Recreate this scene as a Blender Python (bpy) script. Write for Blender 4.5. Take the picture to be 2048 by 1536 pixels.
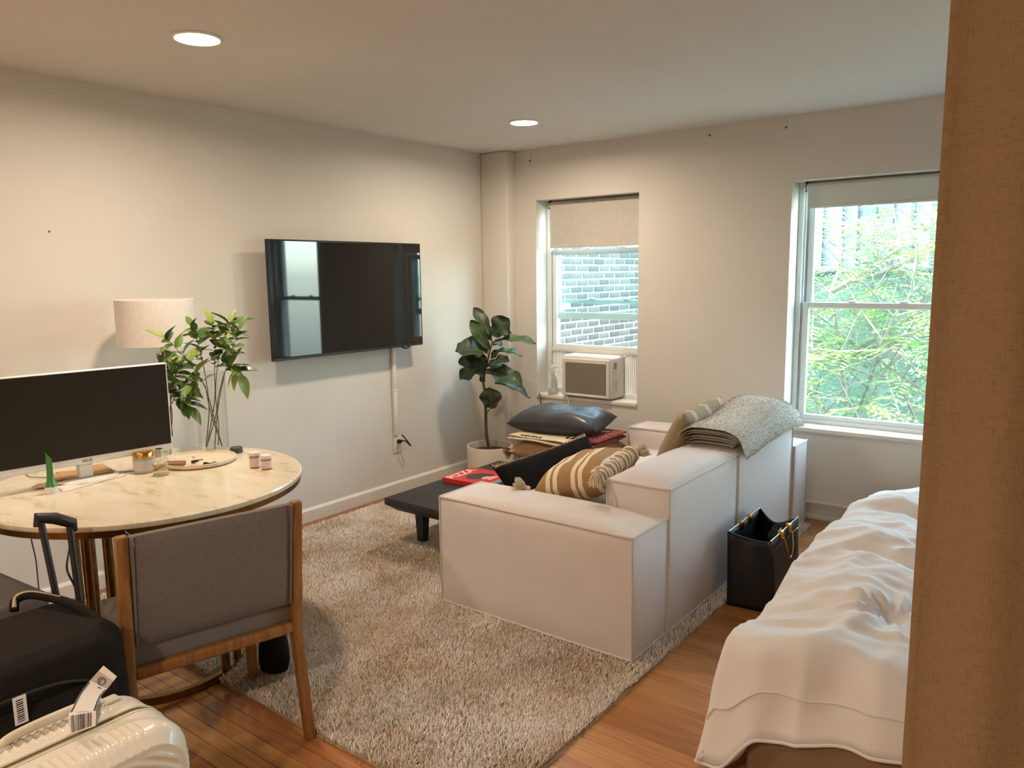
import bpy, bmesh, math, random
import numpy as np
from mathutils import Vector, Matrix, noise
random.seed(7)
for o in list(bpy.data.objects): bpy.data.objects.remove(o)
S = bpy.context.scene; C = S.collection
PI = math.pi
# ------------------------------------------------------------------ camera
CF, CYAW, CPIT, CROL = 1539.06, -0.650255, 0.142608, -0.013
CLOC = Vector((3.78918, -4.72434, 1.5))
_f = Vector((math.sin(CYAW)*math.cos(CPIT), math.cos(CYAW)*math.cos(CPIT), -math.sin(CPIT)))
_r = Vector((math.cos(CYAW), -math.sin(CYAW), 0)); _u = _r.cross(_f)
CR = math.cos(CROL)*_r + math.sin(CROL)*_u; CU = -math.sin(CROL)*_r + math.cos(CROL)*_u; CFW = _f
cam = bpy.data.objects.new('camera', bpy.data.cameras.new('camera')); C.objects.link(cam)
cam.matrix_world = Matrix(((CR.x, CU.x, -CFW.x, CLOC.x), (CR.y, CU.y, -CFW.y, CLOC.y), (CR.z, CU.z, -CFW.z, CLOC.z), (0, 0, 0, 1)))
cam.data.sensor_width = 36; cam.data.sensor_fit = 'HORIZONTAL'; cam.data.lens = CF/2048*36; cam.data.clip_start = .02
S.camera = cam
def ray(px, py): return CFW + CR*((px-1024)/CF) - CU*((py-768)/CF)
def hit(px, py, ax, v):                      # where a photo pixel meets a plane of the room
    d = ray(px, py); i = 'xyz'.index(ax); return CLOC + d*((v-CLOC[i])/d[i])
def dep(px, py, D): return CLOC + ray(px, py)*D
# ------------------------------------------------------------------ world, sun, exposure
W = bpy.data.worlds.new('sky'); S.world = W; W.use_nodes = True
wn = W.node_tree.nodes; wl = W.node_tree.links; wn.clear()
wo = wn.new('ShaderNodeOutputWorld'); wb = wn.new('ShaderNodeBackground'); sk = wn.new('ShaderNodeTexSky')
sk.sky_type = 'NISHITA'; sk.sun_disc = False; sk.sun_elevation = math.radians(52); sk.sun_rotation = math.radians(-114)
hs = wn.new('ShaderNodeHueSaturation'); hs.inputs['Saturation'].default_value = .6; wl.new(sk.outputs[0], hs.inputs['Color']); wl.new(hs.outputs[0], wb.inputs[0]); wl.new(wb.outputs[0], wo.inputs[0]); wb.inputs[1].default_value = 1.75
sun = bpy.data.objects.new('sun', bpy.data.lights.new('sun', 'SUN')); C.objects.link(sun)
sun.data.energy = 11; sun.data.angle = math.radians(.6); sun.data.color = (1, .95, .86)
sun.rotation_euler = Vector((.50, .22, -.84)).to_track_quat('-Z', 'Y').to_euler()
S.view_settings.view_transform = 'Standard'; S.view_settings.look = 'None'; S.view_settings.gamma = 1
S.view_settings.use_curve_mapping = False; S.view_settings.exposure = 1.5
# ------------------------------------------------------------------ helpers
def lin(c):
    if isinstance(c, str): c = [int(c[i:i+2], 16)/255 for i in (0, 2, 4)]
    return tuple(((x+.055)/1.055)**2.4 if x > .04045 else x/12.92 for x in c)
def mat(name, col, rough=.6, metal=0, col2=None, scale=8, detail=4, stretch=None, bump=0, bscale=None, spec=.5,
        sheen=0, trans=0, ior=1.45, coat=0, alpha=1, subsurf=0, contrast=(.35, .65), emit=None, estr=0):
    m = bpy.data.materials.new(name); m.use_nodes = True; nt = m.node_tree; N = nt.nodes; L = nt.links
    b = N['Principled BSDF']; c = lin(col)
    b.inputs['Base Color'].default_value = (*c, 1); b.inputs['Roughness'].default_value = rough; b.inputs['Metallic'].default_value = metal
    b.inputs['Specular IOR Level'].default_value = spec; b.inputs['IOR'].default_value = ior
    if sheen: b.inputs['Sheen Weight'].default_value = sheen; b.inputs['Sheen Roughness'].default_value = .5
    if trans: b.inputs['Transmission Weight'].default_value = trans
    if coat: b.inputs['Coat Weight'].default_value = coat; b.inputs['Coat Roughness'].default_value = .08
    if alpha < 1: b.inputs['Alpha'].default_value = alpha
    if subsurf: b.inputs['Subsurface Weight'].default_value = subsurf; b.inputs['Subsurface Radius'].default_value = (.02, .015, .01)
    if emit: b.inputs['Emission Color'].default_value = (*lin(emit), 1); b.inputs['Emission Strength'].default_value = estr
    if col2 or bump:
        tc = N.new('ShaderNodeTexCoord'); mp = N.new('ShaderNodeMapping'); L.new(tc.outputs['Object'], mp.inputs[0])
        if stretch: mp.inputs['Scale'].default_value = stretch
        if col2:
            n = N.new('ShaderNodeTexNoise'); n.inputs['Scale'].default_value = scale; n.inputs['Detail'].default_value = detail
            L.new(mp.outputs[0], n.inputs[0]); r = N.new('ShaderNodeValToRGB'); L.new(n.outputs[0], r.inputs[0])
            r.color_ramp.elements[0].position, r.color_ramp.elements[1].position = contrast
            r.color_ramp.elements[0].color = (*c, 1); r.color_ramp.elements[1].color = (*lin(col2), 1)
            L.new(r.outputs[0], b.inputs['Base Color'])
        if bump:
            n2 = N.new('ShaderNodeTexNoise'); n2.inputs['Scale'].default_value = bscale or scale; n2.inputs['Detail'].default_value = 3
            L.new(mp.outputs[0], n2.inputs[0]); bp = N.new('ShaderNodeBump'); bp.inputs['Strength'].default_value = bump; bp.inputs['Distance'].default_value = .01
            L.new(n2.outputs[0], bp.inputs['Height']); L.new(bp.outputs[0], b.inputs['Normal'])
    return m
class MB:
    """collects shapes; verts in the frame of whatever it is built for"""
    def __init__(s): s.v = []; s.f = []
    def add(s, v, f):
        o = len(s.v); s.v += [tuple(p) for p in v]; s.f += [tuple(i+o for i in q) for q in f]; return s
    def addbm(s, bm):
        bm.verts.index_update(); s.add([v.co.copy() for v in bm.verts], [[v.index for v in f.verts] for f in bm.faces]); bm.free(); return s
    def box(s, a, b, bev=0, seg=2, M=None):
        a = Vector(a); b = Vector(b); bm = bmesh.new(); bmesh.ops.create_cube(bm, size=1)
        for v in bm.verts: v.co = Vector([(a[i]+b[i])/2 + v.co[i]*abs(b[i]-a[i]) for i in range(3)])
        if bev: bmesh.ops.bevel(bm, geom=bm.edges[:], offset=bev, segments=seg, profile=.5, affect='EDGES')
        if M: bm.transform(M)
        return s.addbm(bm)
    def grid(s, fn, nu, nv, wu=False, wv=False):
        v = [fn(i/(nu if wu else nu-1), j/(nv if wv else nv-1)) for i in range(nu) for j in range(nv)]; f = []
        for i in range(nu if wu else nu-1):
            for j in range(nv if wv else nv-1):
                i2 = (i+1) % nu; j2 = (j+1) % nv; f.append((i*nv+j, i2*nv+j, i2*nv+j2, i*nv+j2))
        return s.add(v, f)
    def tube(s, pts, r, n=10, cap=True):
        pts = [Vector(p) for p in pts]; k = len(pts); rs = r if isinstance(r, (list, tuple)) else [r]*k
        up = Vector((0, 0, 1)); V = []; prev = None
        for i, p in enumerate(pts):
            t = (pts[min(i+1, k-1)]-pts[max(i-1, 0)]).normalized()
            if prev is None: a = t.orthogonal().normalized()
            else: a = (prev - t*prev.dot(t)).normalized()
            prev = a; b = t.cross(a)
            for j in range(n):
                q = 2*PI*j/n; V.append(p + (a*math.cos(q)+b*math.sin(q))*rs[i])
        F = [(i*n+j, i*n+(j+1) % n, (i+1)*n+(j+1) % n, (i+1)*n+j) for i in range(k-1) for j in range(n)]
        if cap: F += [tuple(range(n-1, -1, -1)), tuple((k-1)*n+j for j in range(n))]
        return s.add(V, F)
    def lathe(s, prof, n=32, c=(0, 0, 0), M=None, sx=1, sy=1, cap=True):
        V = []; F = []; k = len(prof)
        for r, z in prof:
            for j in range(n):
                q = 2*PI*j/n; V.append(Vector((c[0]+sx*r*math.cos(q), c[1]+sy*r*math.sin(q), c[2]+z)))
        if M: V = [M @ v for v in V]
        F = [(i*n+j, i*n+(j+1) % n, (i+1)*n+(j+1) % n, (i+1)*n+j) for i in range(k-1) for j in range(n)]
        if cap and prof[0][0] > 1e-6: F.append(tuple(range(n-1, -1, -1)))
        if cap and prof[-1][0] > 1e-6: F.append(tuple((k-1)*n+j for j in range(n)))
        return s.add(V, F)
    def prism(s, pts, z0, z1, M=None, bev=0):
        bm = bmesh.new(); vs = [bm.verts.new((p[0], p[1], z0)) for p in pts]; f = bm.faces.new(vs)
        r = bmesh.ops.extrude_face_region(bm, geom=[f]); bmesh.ops.translate(bm, vec=(0, 0, z1-z0), verts=[g for g in r['geom'] if isinstance(g, bmesh.types.BMVert)])
        bmesh.ops.recalc_face_normals(bm, faces=bm.faces[:])
        if bev: bmesh.ops.bevel(bm, geom=bm.edges[:], offset=bev, segments=2, profile=.5, affect='EDGES')
        if M: bm.transform(M)
        return s.addbm(bm)
    def xf(s, M): s.v = [tuple(M @ Vector(p)) for p in s.v]; return s
def link(name, mb, m, parent=None, smooth=True, world=True, ang=35):
    me = bpy.data.meshes.new(name); me.from_pydata(mb.v, [], mb.f); me.validate(); me.update()
    bm = bmesh.new(); bm.from_mesh(me); bmesh.ops.recalc_face_normals(bm, faces=bm.faces[:]); bm.to_mesh(me); bm.free()
    if m: me.materials.append(m)
    if smooth:
        me.polygons.foreach_set('use_smooth', [True]*len(me.polygons)); me.set_sharp_from_angle(angle=math.radians(ang))
    o = bpy.data.objects.new(name, me); C.objects.link(o)
    if parent:
        o.parent = parent
        if world: o.matrix_parent_inverse = wm(parent).inverted()
    return o
def wm(o):
    m = Matrix.LocRotScale(o.location, o.rotation_euler, o.scale)
    return (wm(o.parent) @ o.matrix_parent_inverse @ m) if o.parent else m
def tag(o, label, cat, group=None):
    o['label'] = label; o['category'] = cat
    if group: o['group'] = group
    return o
def thing(name, label, cat, loc=(0, 0, 0), rz=0, group=None):
    o = bpy.data.objects.new(name, None); o.empty_display_size = .1; C.objects.link(o); o.location = loc; o.rotation_euler = (0, 0, rz)
    return tag(o, label, cat, group)
def struct(o): o['kind'] = 'structure'; return o
def inst(name, me, M, parent):                       # a part that shares mesh data, world matrix M
    o = bpy.data.objects.new(name, me); C.objects.link(o); o.parent = parent; o.matrix_parent_inverse = wm(parent).inverted(); o.matrix_basis = M; return o
def mesh(name, mb, m, smooth=True):
    o = link(name, mb, m, None, smooth); me = o.data; bpy.data.objects.remove(o); return me
def nz(x, y, z=0, s=1): return noise.noise(Vector((x*s, y*s, z*s)))
def smst(a, b, x): t = min(1, max(0, (x-a)/(b-a))); return t*t*(3-2*t)
def curve(pts, n=8):                                  # Catmull-Rom through points
    P = [Vector(p) for p in pts]; P = [P[0]*2-P[1]] + P + [P[-1]*2-P[-2]]; out = []
    for i in range(1, len(P)-2):
        for k in range(n):
            t = k/n; a, b, c, d = P[i-1:i+3]
            out.append(.5*((2*b)+(c-a)*t+(2*a-5*b+4*c-d)*t*t+(3*b-a-3*c+d)*t**3))
    return out + [P[-2]]
def frame(o, x, y, z):                                # matrix from axes
    return Matrix(((x.x, y.x, z.x, o.x), (x.y, y.y, z.y, o.y), (x.z, y.z, z.z, o.z), (0, 0, 0, 1)))
# ------------------------------------------------------------------ materials
M_wall = mat('wall_paint', 'd9d4ca', .75, col2='d5cfc4', scale=1.3, bump=.03, bscale=180)
M_ceil = mat('ceiling_paint', 'dad5ce', .85, col2='d6d0c9', scale=1.1, bump=.03, bscale=120)
M_trim = mat('trim_paint', 'e2dccf', .45)
M_winfr = mat('window_vinyl', 'dfe3e0', .4)
M_black = mat('black_plastic', '17181a', .4)
M_dark = mat('dark_metal', '26241f', .45, .6)
M_white = mat('white_plastic', 'dcd8d0', .4)
M_brass = mat('aged_brass', '8a6d3c', .32, 1, col2='7a5c30', scale=20)
M_gold = mat('polished_gold', 'd9a84e', .22, 1)
M_lead = mat('grey_cord', '55555a', .6)
def glassm(name, tint=(1, 1, 1), haze=.0, hcol=(.8, .95, .95), gloss=.06):
    m = bpy.data.materials.new(name); m.use_nodes = True; nt = m.node_tree; N = nt.nodes; L = nt.links; N.clear()
    o = N.new('ShaderNodeOutputMaterial'); t = N.new('ShaderNodeBsdfTransparent'); t.inputs[0].default_value = (*tint, 1)
    g = N.new('ShaderNodeBsdfGlossy'); g.inputs['Roughness'].default_value = .02; mx = N.new('ShaderNodeMixShader')
    lw = N.new('ShaderNodeLayerWeight'); lw.inputs[0].default_value = .5; pw = N.new('ShaderNodeMath'); pw.operation = 'POWER'; pw.inputs[1].default_value = 4; L.new(lw.outputs['Facing'], pw.inputs[0])
    fr = N.new('ShaderNodeMath'); fr.operation = 'MULTIPLY_ADD'; fr.inputs[1].default_value = .5; fr.inputs[2].default_value = .035; L.new(pw.outputs[0], fr.inputs[0])
    L.new(fr.outputs[0], mx.inputs[0]); L.new(t.outputs[0], mx.inputs[1]); L.new(g.outputs[0], mx.inputs[2]); last = mx
    if haze:
        d = N.new('ShaderNodeBsdfTranslucent'); d.inputs[0].default_value = (*hcol, 1); m2 = N.new('ShaderNodeMixShader'); m2.inputs[0].default_value = haze
        L.new(mx.outputs[0], m2.inputs[1]); L.new(d.outputs[0], m2.inputs[2]); last = m2
    L.new(last.outputs[0], o.inputs[0]); return m
M_pane = glassm('window_glass', (.9, .99, .98), .012)  # faint translucent veil stands in for lens haze over the outside view
M_glass = glassm('clear_glass', (.97, .98, .97))
# ------------------------------------------------------------------ room shell
H = 2.394; RX = 5.5; BY = -6.6
W1 = (.437, 1.285, .59, 2.03); W2 = (2.295, 3.17, .55, 2.02); W3 = (4.17, 5.045, .55, 2.02); WD = .30
fl = struct(link('floor', MB().box((-.2, BY-.2, -.12), (RX+.2, .3, -.012)), mat('subfloor_wood', '6a4a2c', .6, col2='5a3d22', scale=5, stretch=(1, 20, 1)), smooth=False))
struct(link('ceiling', MB().box((-.2, BY-.2, H), (RX+.2, .3, H+.15)), M_ceil, smooth=False))
struct(link('wall_left', MB().box((-.2, BY-.2, -.1), (0, .3, H)), M_wall, smooth=False))
struct(link('wall_right', MB().box((RX, BY-.2, -.1), (RX+.2, .3, H)), M_wall, smooth=False))
struct(link('wall_back', MB().box((0, BY-.2, -.1), (RX, BY, H)), M_wall, smooth=False))
fw = MB()
for x0, x1, z0, z1 in ((0, W1[0], -.1, H), (W1[1], W2[0], -.1, H), (W2[1], W3[0], -.1, H), (W3[1], RX, -.1, H), (W3[0], W3[1], -.1, W3[2]), (W3[0], W3[1], W3[3], H), (W1[0], W1[1], -.1, W1[2]), (W1[0], W1[1], W1[3], H), (W2[0], W2[1], -.1, W2[2]), (W2[0], W2[1], W2[3], H)):
    fw.box((x0, 0, z0), (x1, WD, z1))
struct(link('wall_far', fw, M_wall, smooth=False))
pil = MB().box((0, -.105, 0), (.25, .05, H), .012, 3)
struct(link('wall_corner', pil, M_wall))
bl = MB()
bl.prism([(0, 0), (.016, 0), (.016, .07), (.006, .084), (0, .084)], 0, 6.5, Matrix.Translation((0, -.105, 0)) @ Matrix.Rotation(PI/2, 4, 'X'))
struct(link('baseboard_left', bl, M_trim, smooth=False))
bf = MB().prism([(0, 0), (-.018, 0), (-.018, .088), (-.026, .09), (-.026, .1), (-.008, .104), (0, .104)], 0, RX-.25, Matrix.Translation((.25, 0, 0)) @ Matrix(((0, 0, 1, 0), (1, 0, 0, 0), (0, 1, 0, 0), (0, 0, 0, 1))))
struct(link('baseboard_far', bf, M_trim, smooth=False))
sh = MB().tube([(.25, -.022, .008), (RX, -.022, .008)], .02, 12)
struct(link('trim_1', sh, M_trim))
# oak strip floor: boards run across the room, border boards follow the left wall
def oak(name, a, b):
    m = mat(name, a, .32, col2=b, scale=3.5, detail=6, stretch=(1.2, 22, 22), bump=.05, bscale=9, coat=.25); return m
OAK = [oak('oak_honey', 'be8044', 'a56a38'), oak('oak_amber', 'b6783c', '9e6432'), oak('oak_red', 'b27440', '9a6034'), oak('oak_pale', 'c48a4c', 'ac743e')]
PW = .0572; bm_cache = {}
def plank(x0, x1, y0, y1, m, k):
    L_ = round(x1-x0, 2); key = (L_, round(y1-y0, 3), m)
    if key not in bm_cache:
        g = .0007; bm_cache[key] = mesh('board', MB().box((g, g, -.012), (x1-x0-g, y1-y0-g, 0), .0012, 1), OAK[m], False)
    o = bpy.data.objects.new('floor_board', bm_cache[key]); C.objects.link(o); o.location = (x0, y0, random.uniform(-.0004, .0002)); o.parent = fl
rr = random.Random(3); cnt = 0
lens = [.9, 1.2, 1.5, 1.8, 2.1]
for r in range(80):                                   # visible rows only; hidden stretches under rug and sofa are one long board each
    y0 = -PW*(r+1); x = .12
    joints = [x]
    while joints[-1] < 4.6:
        joints.append(round(joints[-1] + rr.choice(lens if r > 53 else [1.5, 1.8, 2.1, 2.4]), 2))
    for a, b in zip(joints, joints[1:]):
        b = min(b, RX)
        if b-a > .1 and cnt < 292: plank(a, b, y0, y0+PW, rr.randrange(4), r); cnt += 1
for i in range(2):
    for a in (-4.6, -2.3):
        key = ('edge', i)
        if key not in bm_cache: bm_cache[key] = mesh('board', MB().box((.001, .001, -.012), (.059, 2.299, 0), .0012, 1), oak('oak_edge_%d' % i, '9a6536', '84512a'), False)
        o = bpy.data.objects.new('floor_board', bm_cache[key]); C.objects.link(o); o.location = (.06*i, a, 0); o.parent = fl
struct(link('floor_rear', MB().box((0, BY, -.012), (RX, -4.58, 0)), OAK[0], fl, smooth=False))  # plain floor slab continuing the floor behind the last board rows
# ------------------------------------------------------------------ downlights
def downlight(x, y, label, en=7):
    t = thing('ceiling_light', label, 'ceiling light', (x, y, H), group='recessed ceiling lights')
    link('trim_ring', MB().lathe([(.08, .0), (.094, 0), (.094, -.004), (.082, -.008), (.078, -.004), (.08, 0)], 48, (x, y, H), cap=False), M_white, t)
    link('lens', MB().lathe([(.0, -.003), (.078, -.003), (.078, -.001), (0, -.001)], 48, (x, y, H)), mat('lit_lens', 'fff2d8', .5, emit='ffe9c4', estr=14), t)
    l = bpy.data.lights.new('lamp', 'AREA'); l.shape = 'DISK'; l.size = .15; l.energy = en; l.color = (1, .83, .67); l.spread = math.radians(170)
    lo = bpy.data.objects.new('lamp', l); C.objects.link(lo); lo.location = (x, y, H-.012); lo.parent = t; lo.matrix_parent_inverse = wm(t).inverted()
downlight(1.01, -3.0, 'round recessed ceiling light above the marble table')
downlight(.976, -.874, 'round recessed ceiling light near the window wall')
downlight(1.0, -5.15, 'round recessed ceiling light behind the suitcases')
downlight(3.2, -5.75, 'round recessed ceiling light in the entry behind the curtain', 14)
# ------------------------------------------------------------------ windows
def rectfr(mb, x0, x1, z0, z1, y0, y1, w, wb=None, wt=None, bev=.003):
    wb = wb or w; wt = wt or w
    mb.box((x0, y0, z0), (x0+w, y1, z1), bev, 1); mb.box((x1-w, y0, z0), (x1, y1, z1), bev, 1)
    mb.box((x0+w, y0, z0), (x1-w, y1, z0+wb), bev, 1); mb.box((x0+w, y0, z1-wt), (x1-w, y1, z1), bev, 1); return mb
def window_root(n, loc):
    t = bpy.data.objects.new('window_%d' % n, None); C.objects.link(t); t.location = loc; t.empty_display_size = .1; return struct(t)
def lift(parent, x, y, z):
    link('sash_lift', MB().lathe([(.0, 0), (.03, 0), (.026, .008), (.012, .012), (0, .012)], 16, (x, y, z), sy=.5), M_winfr, parent)
def portal(w):
    l = bpy.data.lights.new('daylight_portal', 'AREA'); l.shape = 'RECTANGLE'; l.size = w[1]-w[0]; l.size_y = w[3]-w[2]; l.cycles.is_portal = True
    o = bpy.data.objects.new('daylight_portal', l); C.objects.link(o); o.location = ((w[0]+w[1])/2, WD+.02, (w[2]+w[3])/2); o.rotation_euler = (-PI/2, 0, 0)
# window 1 (with the air conditioner)
x0, x1, z0, z1 = W1
w1 = window_root(1, ((x0+x1)/2, .15, z0))
link('window_frame', rectfr(rectfr(MB(), x0, x1, z0, z1, .14, .27, .035), x0+.035, x1-.035, z0+.02, z1-.03, .2, .24, .018), M_winfr, w1)
link('window_sill', MB().box((x0, -.012, z0-.022), (x1, .14, z0+.005), .004), M_trim, w1)
s1 = link('sash', rectfr(MB(), x0+.04, x1-.04, .935, 1.672, .155, .19, .034, .03, .04), M_winfr, w1)
link('pane', MB().box((x0+.074, .17, .965), (x1-.074, .174, 1.632)), M_pane, s1, smooth=False)
s2 = link('sash', rectfr(MB(), x0+.045, x1-.045, 1.155, z1-.04, .2, .23, .03, .05), M_winfr, w1)
link('pane', MB().box((x0+.075, .212, 1.2), (x1-.075, .216, z1-.07)), M_pane, s2, smooth=False)
link('meeting_rail', MB().box((x0+.05, .232, 1.272), (x1-.05, .25, 1.302), .003, 1), M_winfr, w1)
for x in (.78, 1.07): lift(w1, x, .235, 1.302); lift(w1, x, .165, 1.672)
portal(W1)
# windows 2 (tree outside) and 3 (over the bed, behind the curtain)
for wi, WW in ((2, W2), (3, W3)):
    x0, x1, z0, z1 = WW
    w2 = window_root(wi, ((x0+x1)/2, .15, z0))
    link('window_frame', rectfr(rectfr(rectfr(MB(), x0, x1, z0, z1, .14, .27, .03), x0+.03, x1-.03, z0+.02, z1-.03, .165, .18, .012), x0+.03, x1-.03, z0+.02, z1-.03, .2, .25, .02), M_winfr, w2)
    link('window_sill', MB().box((x0, -.012, z0-.022), (x1, .14, z0+.004), .004), M_trim, w2)
    s1 = link('sash', rectfr(MB(), x0+.045, x1-.045, z0+.022, 1.302, .15, .185, .034, .036, .034), M_winfr, w2)
    link('pane', MB().box((x0+.079, .166, z0+.05), (x1-.079, .17, 1.27)), M_pane, s1, smooth=False)
    s2 = link('sash', rectfr(MB(), x0+.05, x1-.05, 1.262, z1-.03, .19, .225, .036, .034), M_winfr, w2)
    link('pane', MB().box((x0+.086, .206, 1.296), (x1-.086, .21, z1-.06)), M_pane, s2, smooth=False)
    for x in (x0+.325, x0+.605): lift(w2, x, .166, 1.302)
    portal(WW)
# roller shades
M_shade = mat('shade_fabric', 'c9c2b8', .85, col2='c4bdb2', scale=30, bump=.04, bscale=300)
M_shade2 = mat('shade_fabric_pale', 'd3d8d2', .85, bump=.04, bscale=300)
def shade(w, zb, y, m, label):
    x0, x1, _, z1 = w; xa, xb = x0+.055, x1-.012
    t = thing('roller_shade', label, 'roller shade', ((x0+x1)/2, y, z1), group='roller shades')
    link('roll', MB().tube([(xa, y, z1-.035), (xb, y, z1-.035)], .026, 24), m, t)
    f = MB().box((xa+.012, y-.027, zb), (xb-.008, y-.0255, z1-.03)); fo = link('fabric', f, m, t, smooth=False)
    link('hem_bar', MB().box((xa+.012, y-.031, zb), (xb-.008, y-.022, zb+.018), .003), m, fo)
    link('bracket', MB().box((xa-.006, y-.02, z1-.06), (xa+.002, y+.02, z1), .002, 1), M_dark, t); link('bracket', MB().box((xb-.002, y-.02, z1-.06), (xb+.006, y+.02, z1), .002, 1), M_dark, t)
    link('chain', MB().tube([(xa-.01, y-.02, z1-.05), (xa-.01, y-.02, z1-.9)], .0015, 6), M_winfr, t)
shade(W1, 1.682, .115, M_shade, 'beige roller shade pulled a quarter down over the air conditioner window')
shade(W2, 1.86, .115, M_shade2, 'pale roller shade rolled nearly up over the tree view window')
shade(W3, 1.86, .115, M_shade2, 'pale roller shade rolled nearly up over the window beside the bed')
# air conditioner
M_ac = mat('ac_plastic', 'dcd4c6', .4); M_acg = mat('ac_grille', '9a8f7e', .6)
ax0, ax1, ay, az0, az1 = .68, 1.098, -.03, .602, .907
ac = thing('air_conditioner', 'white window air conditioner sitting on the sill', 'air conditioner', ((ax0+ax1)/2, .1, az0))
link('housing', MB().box((ax0, ay, az0), (ax1, .27, az1), .022, 4), M_ac, ac)
link('front_bezel', rectfr(MB(), ax0+.008, ax1-.012, az0+.008, az1-.02, ay-.012, ay+.004, .028, .02, .036, .006), M_ac, ac)
gr = MB().box((ax0+.036, ay-.004, az0+.027), (ax1-.04, ay+.004, az1-.056)); 
gro = link('grille', gr, M_acg, ac, smooth=False)
sl = MB()
for i in range(34):
    z = az0+.032+i*.0066; sl.box((ax0+.036, ay-.008, z), (ax1-.04, ay-.004, z+.003))
link('grille_slats', sl, M_acg, gro, smooth=False)['kind'] = 'stuff'
for i in range(4): link('vent', MB().box((ax1-.001, ay+.03+i*.002, az1-.05-i*.012), (ax1+.0015, ay+.075, az1-.044-i*.012)), M_black, ac, smooth=False)
for i in range(7): link('vent', MB().box((ax1-.001, ay+.045, .66+i*.012), (ax1+.0012, ay+.085, .663+i*.012)), M_acg, ac, smooth=False)
link('top_rail', MB().box((.473, .142, .908), (1.25, .178, .936), .003, 1), M_ac, ac)
for xa, xb in ((.473, ax0), (ax1, 1.25)):
    n = int((xb-xa)/.014)
    for i in range(n): link('accordion_fold', MB().box((xa+i*(xb-xa)/n, .155, .6), (xa+(i+.62)*(xb-xa)/n, .17, .912), .002, 1), M_ac, ac)
(link('power_cord', MB().tube(curve([(.70, .0, .6), (.735, -.03, .585), (.74, -.025, .4), (.745, -.03, .15), (.8, -.05, .03)]), .004, 8), M_white, ac))
tag(link('sill_cable', MB().tube(curve([(.46, -.005, .597), (.475, -.022, .58), (.5, -.02, .45), (.52, -.025, .3), (.52, -.03, .05)]), .0045, 8), M_lead), 'thin grey cable running down the wall from the sill beside the fig', 'cable')
# spray bottle
b = hit(1095, 796, 'z', .592); b = Vector((.565, .02, .592))
sb = thing('spray_bottle', 'clear plastic spray bottle standing on the sill beside the air conditioner', 'bottle', b)
link('body', MB().lathe([(.0, 0), (.034, 0), (.036, .006), (.036, .1), (.028, .13), (.013, .15), (.013, .158), (0, .158)], 28, b), mat('frosted_plastic', 'd8d8d0', .25, trans=.75, ior=1.2), sb)
link('collar', MB().lathe([(0, .155), (.016, .155), (.016, .175), (0, .175)], 20, b), M_white, sb)
hd = MB().prism([(-.018, .175), (.014, .175), (.018, .2), (.042, .206), (.042, .222), (-.01, .224), (-.03, .2)], -.009, .009, Matrix.Translation(b) @ Matrix.Rotation(.5, 4, 'Z') @ Matrix.Rotation(PI/2, 4, 'X'), .002)
link('nozzle', hd, M_white, sb)
link('trigger', MB().tube([b+Vector((.02, -.012, .2)), b+Vector((.034, -.018, .18)), b+Vector((.03, -.018, .16))], .003, 8), M_white, sb)
# ------------------------------------------------------------------ television
M_scr = mat('tv_screen', '0b0c0c', .03, spec=.6)
tvx, ty0, ty1, tz0, tz1 = .105, -2.106, -.889, 1.024, 1.707
tv = thing('television', 'large flat black television mounted on the left wall', 'television', (0, (ty0+ty1)/2, (tz0+tz1)/2))
link('casing', MB().box((tvx-.014, ty0, tz0), (tvx, ty1, tz1), .004, 2).box((tvx-.055, ty0+.16, tz0+.06), (tvx-.012, ty1-.16, tz1-.2), .012, 2), M_black, tv)
link('screen', MB().box((tvx, ty0+.009, tz0+.018), (tvx+.0015, ty1-.009, tz1-.009)), M_scr, tv, smooth=False)
link('bezel', rectfr(MB(), ty0, ty1, tz0, tz1, -.003, .001, .008, .016).xf(Matrix(((0, 1, 0, tvx), (1, 0, 0, 0), (0, 0, 1, 0), (0, 0, 0, 1)))), M_black, tv)
link('wall_mount', MB().box((0, -1.75, 1.2), (tvx-.05, -1.25, 1.55), .004, 1), M_dark, tv)
tag(link('tv_cable', MB().tube(curve([(.05, -1.06, 1.03), (.06, -1.02, 1.008), (.06, -.98, 1.012), (.05, -.95, 1.03)]), .005, 8), M_black), 'short black cable looping under the television', 'cable')
rc = thing('cable_raceway', 'white plastic cable channel running from television down to outlet', 'cable channel', (0, -1.08, .4))
link('channel', MB().box((0, -1.098, .72), (.02, -1.062, 1.03), .004, 2), M_trim, rc)
link('channel', MB().box((0, -1.098, .41), (.019, -1.062, .718), .004, 2), M_trim, rc)
link('joint_cover', MB().box((0, -1.101, .712), (.022, -1.059, .727), .003, 1), M_trim, rc)
ou = thing('wall_outlet', 'white wall outlet with a black plug below the television', 'outlet', (0, -1.062, .345))
link('plate', MB().box((0, -1.1, .285), (.007, -1.025, .405), .004, 2), M_trim, ou)
for z in (.325, .365): link('socket', MB().lathe([(0, 0), (.016, 0), (.016, .003), (0, .003)], 20, M=Matrix.Translation((.006, -1.062, z)) @ Matrix.Rotation(PI/2, 4, 'Y')), M_white, ou)
tag(link('power_plug', MB().box((.009, -1.075, .352), (.035, -1.048, .378), .005, 2).tube(curve([(.03, -1.06, .366), (.06, -1.045, .37), (.07, -1.01, .335), (.06, -.995, .33), (.05, -1.02, .37), (.03, -1.045, .41)]), .0045, 8), M_black), 'black plug with looped cord in the outlet under the television', 'plug')
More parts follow.
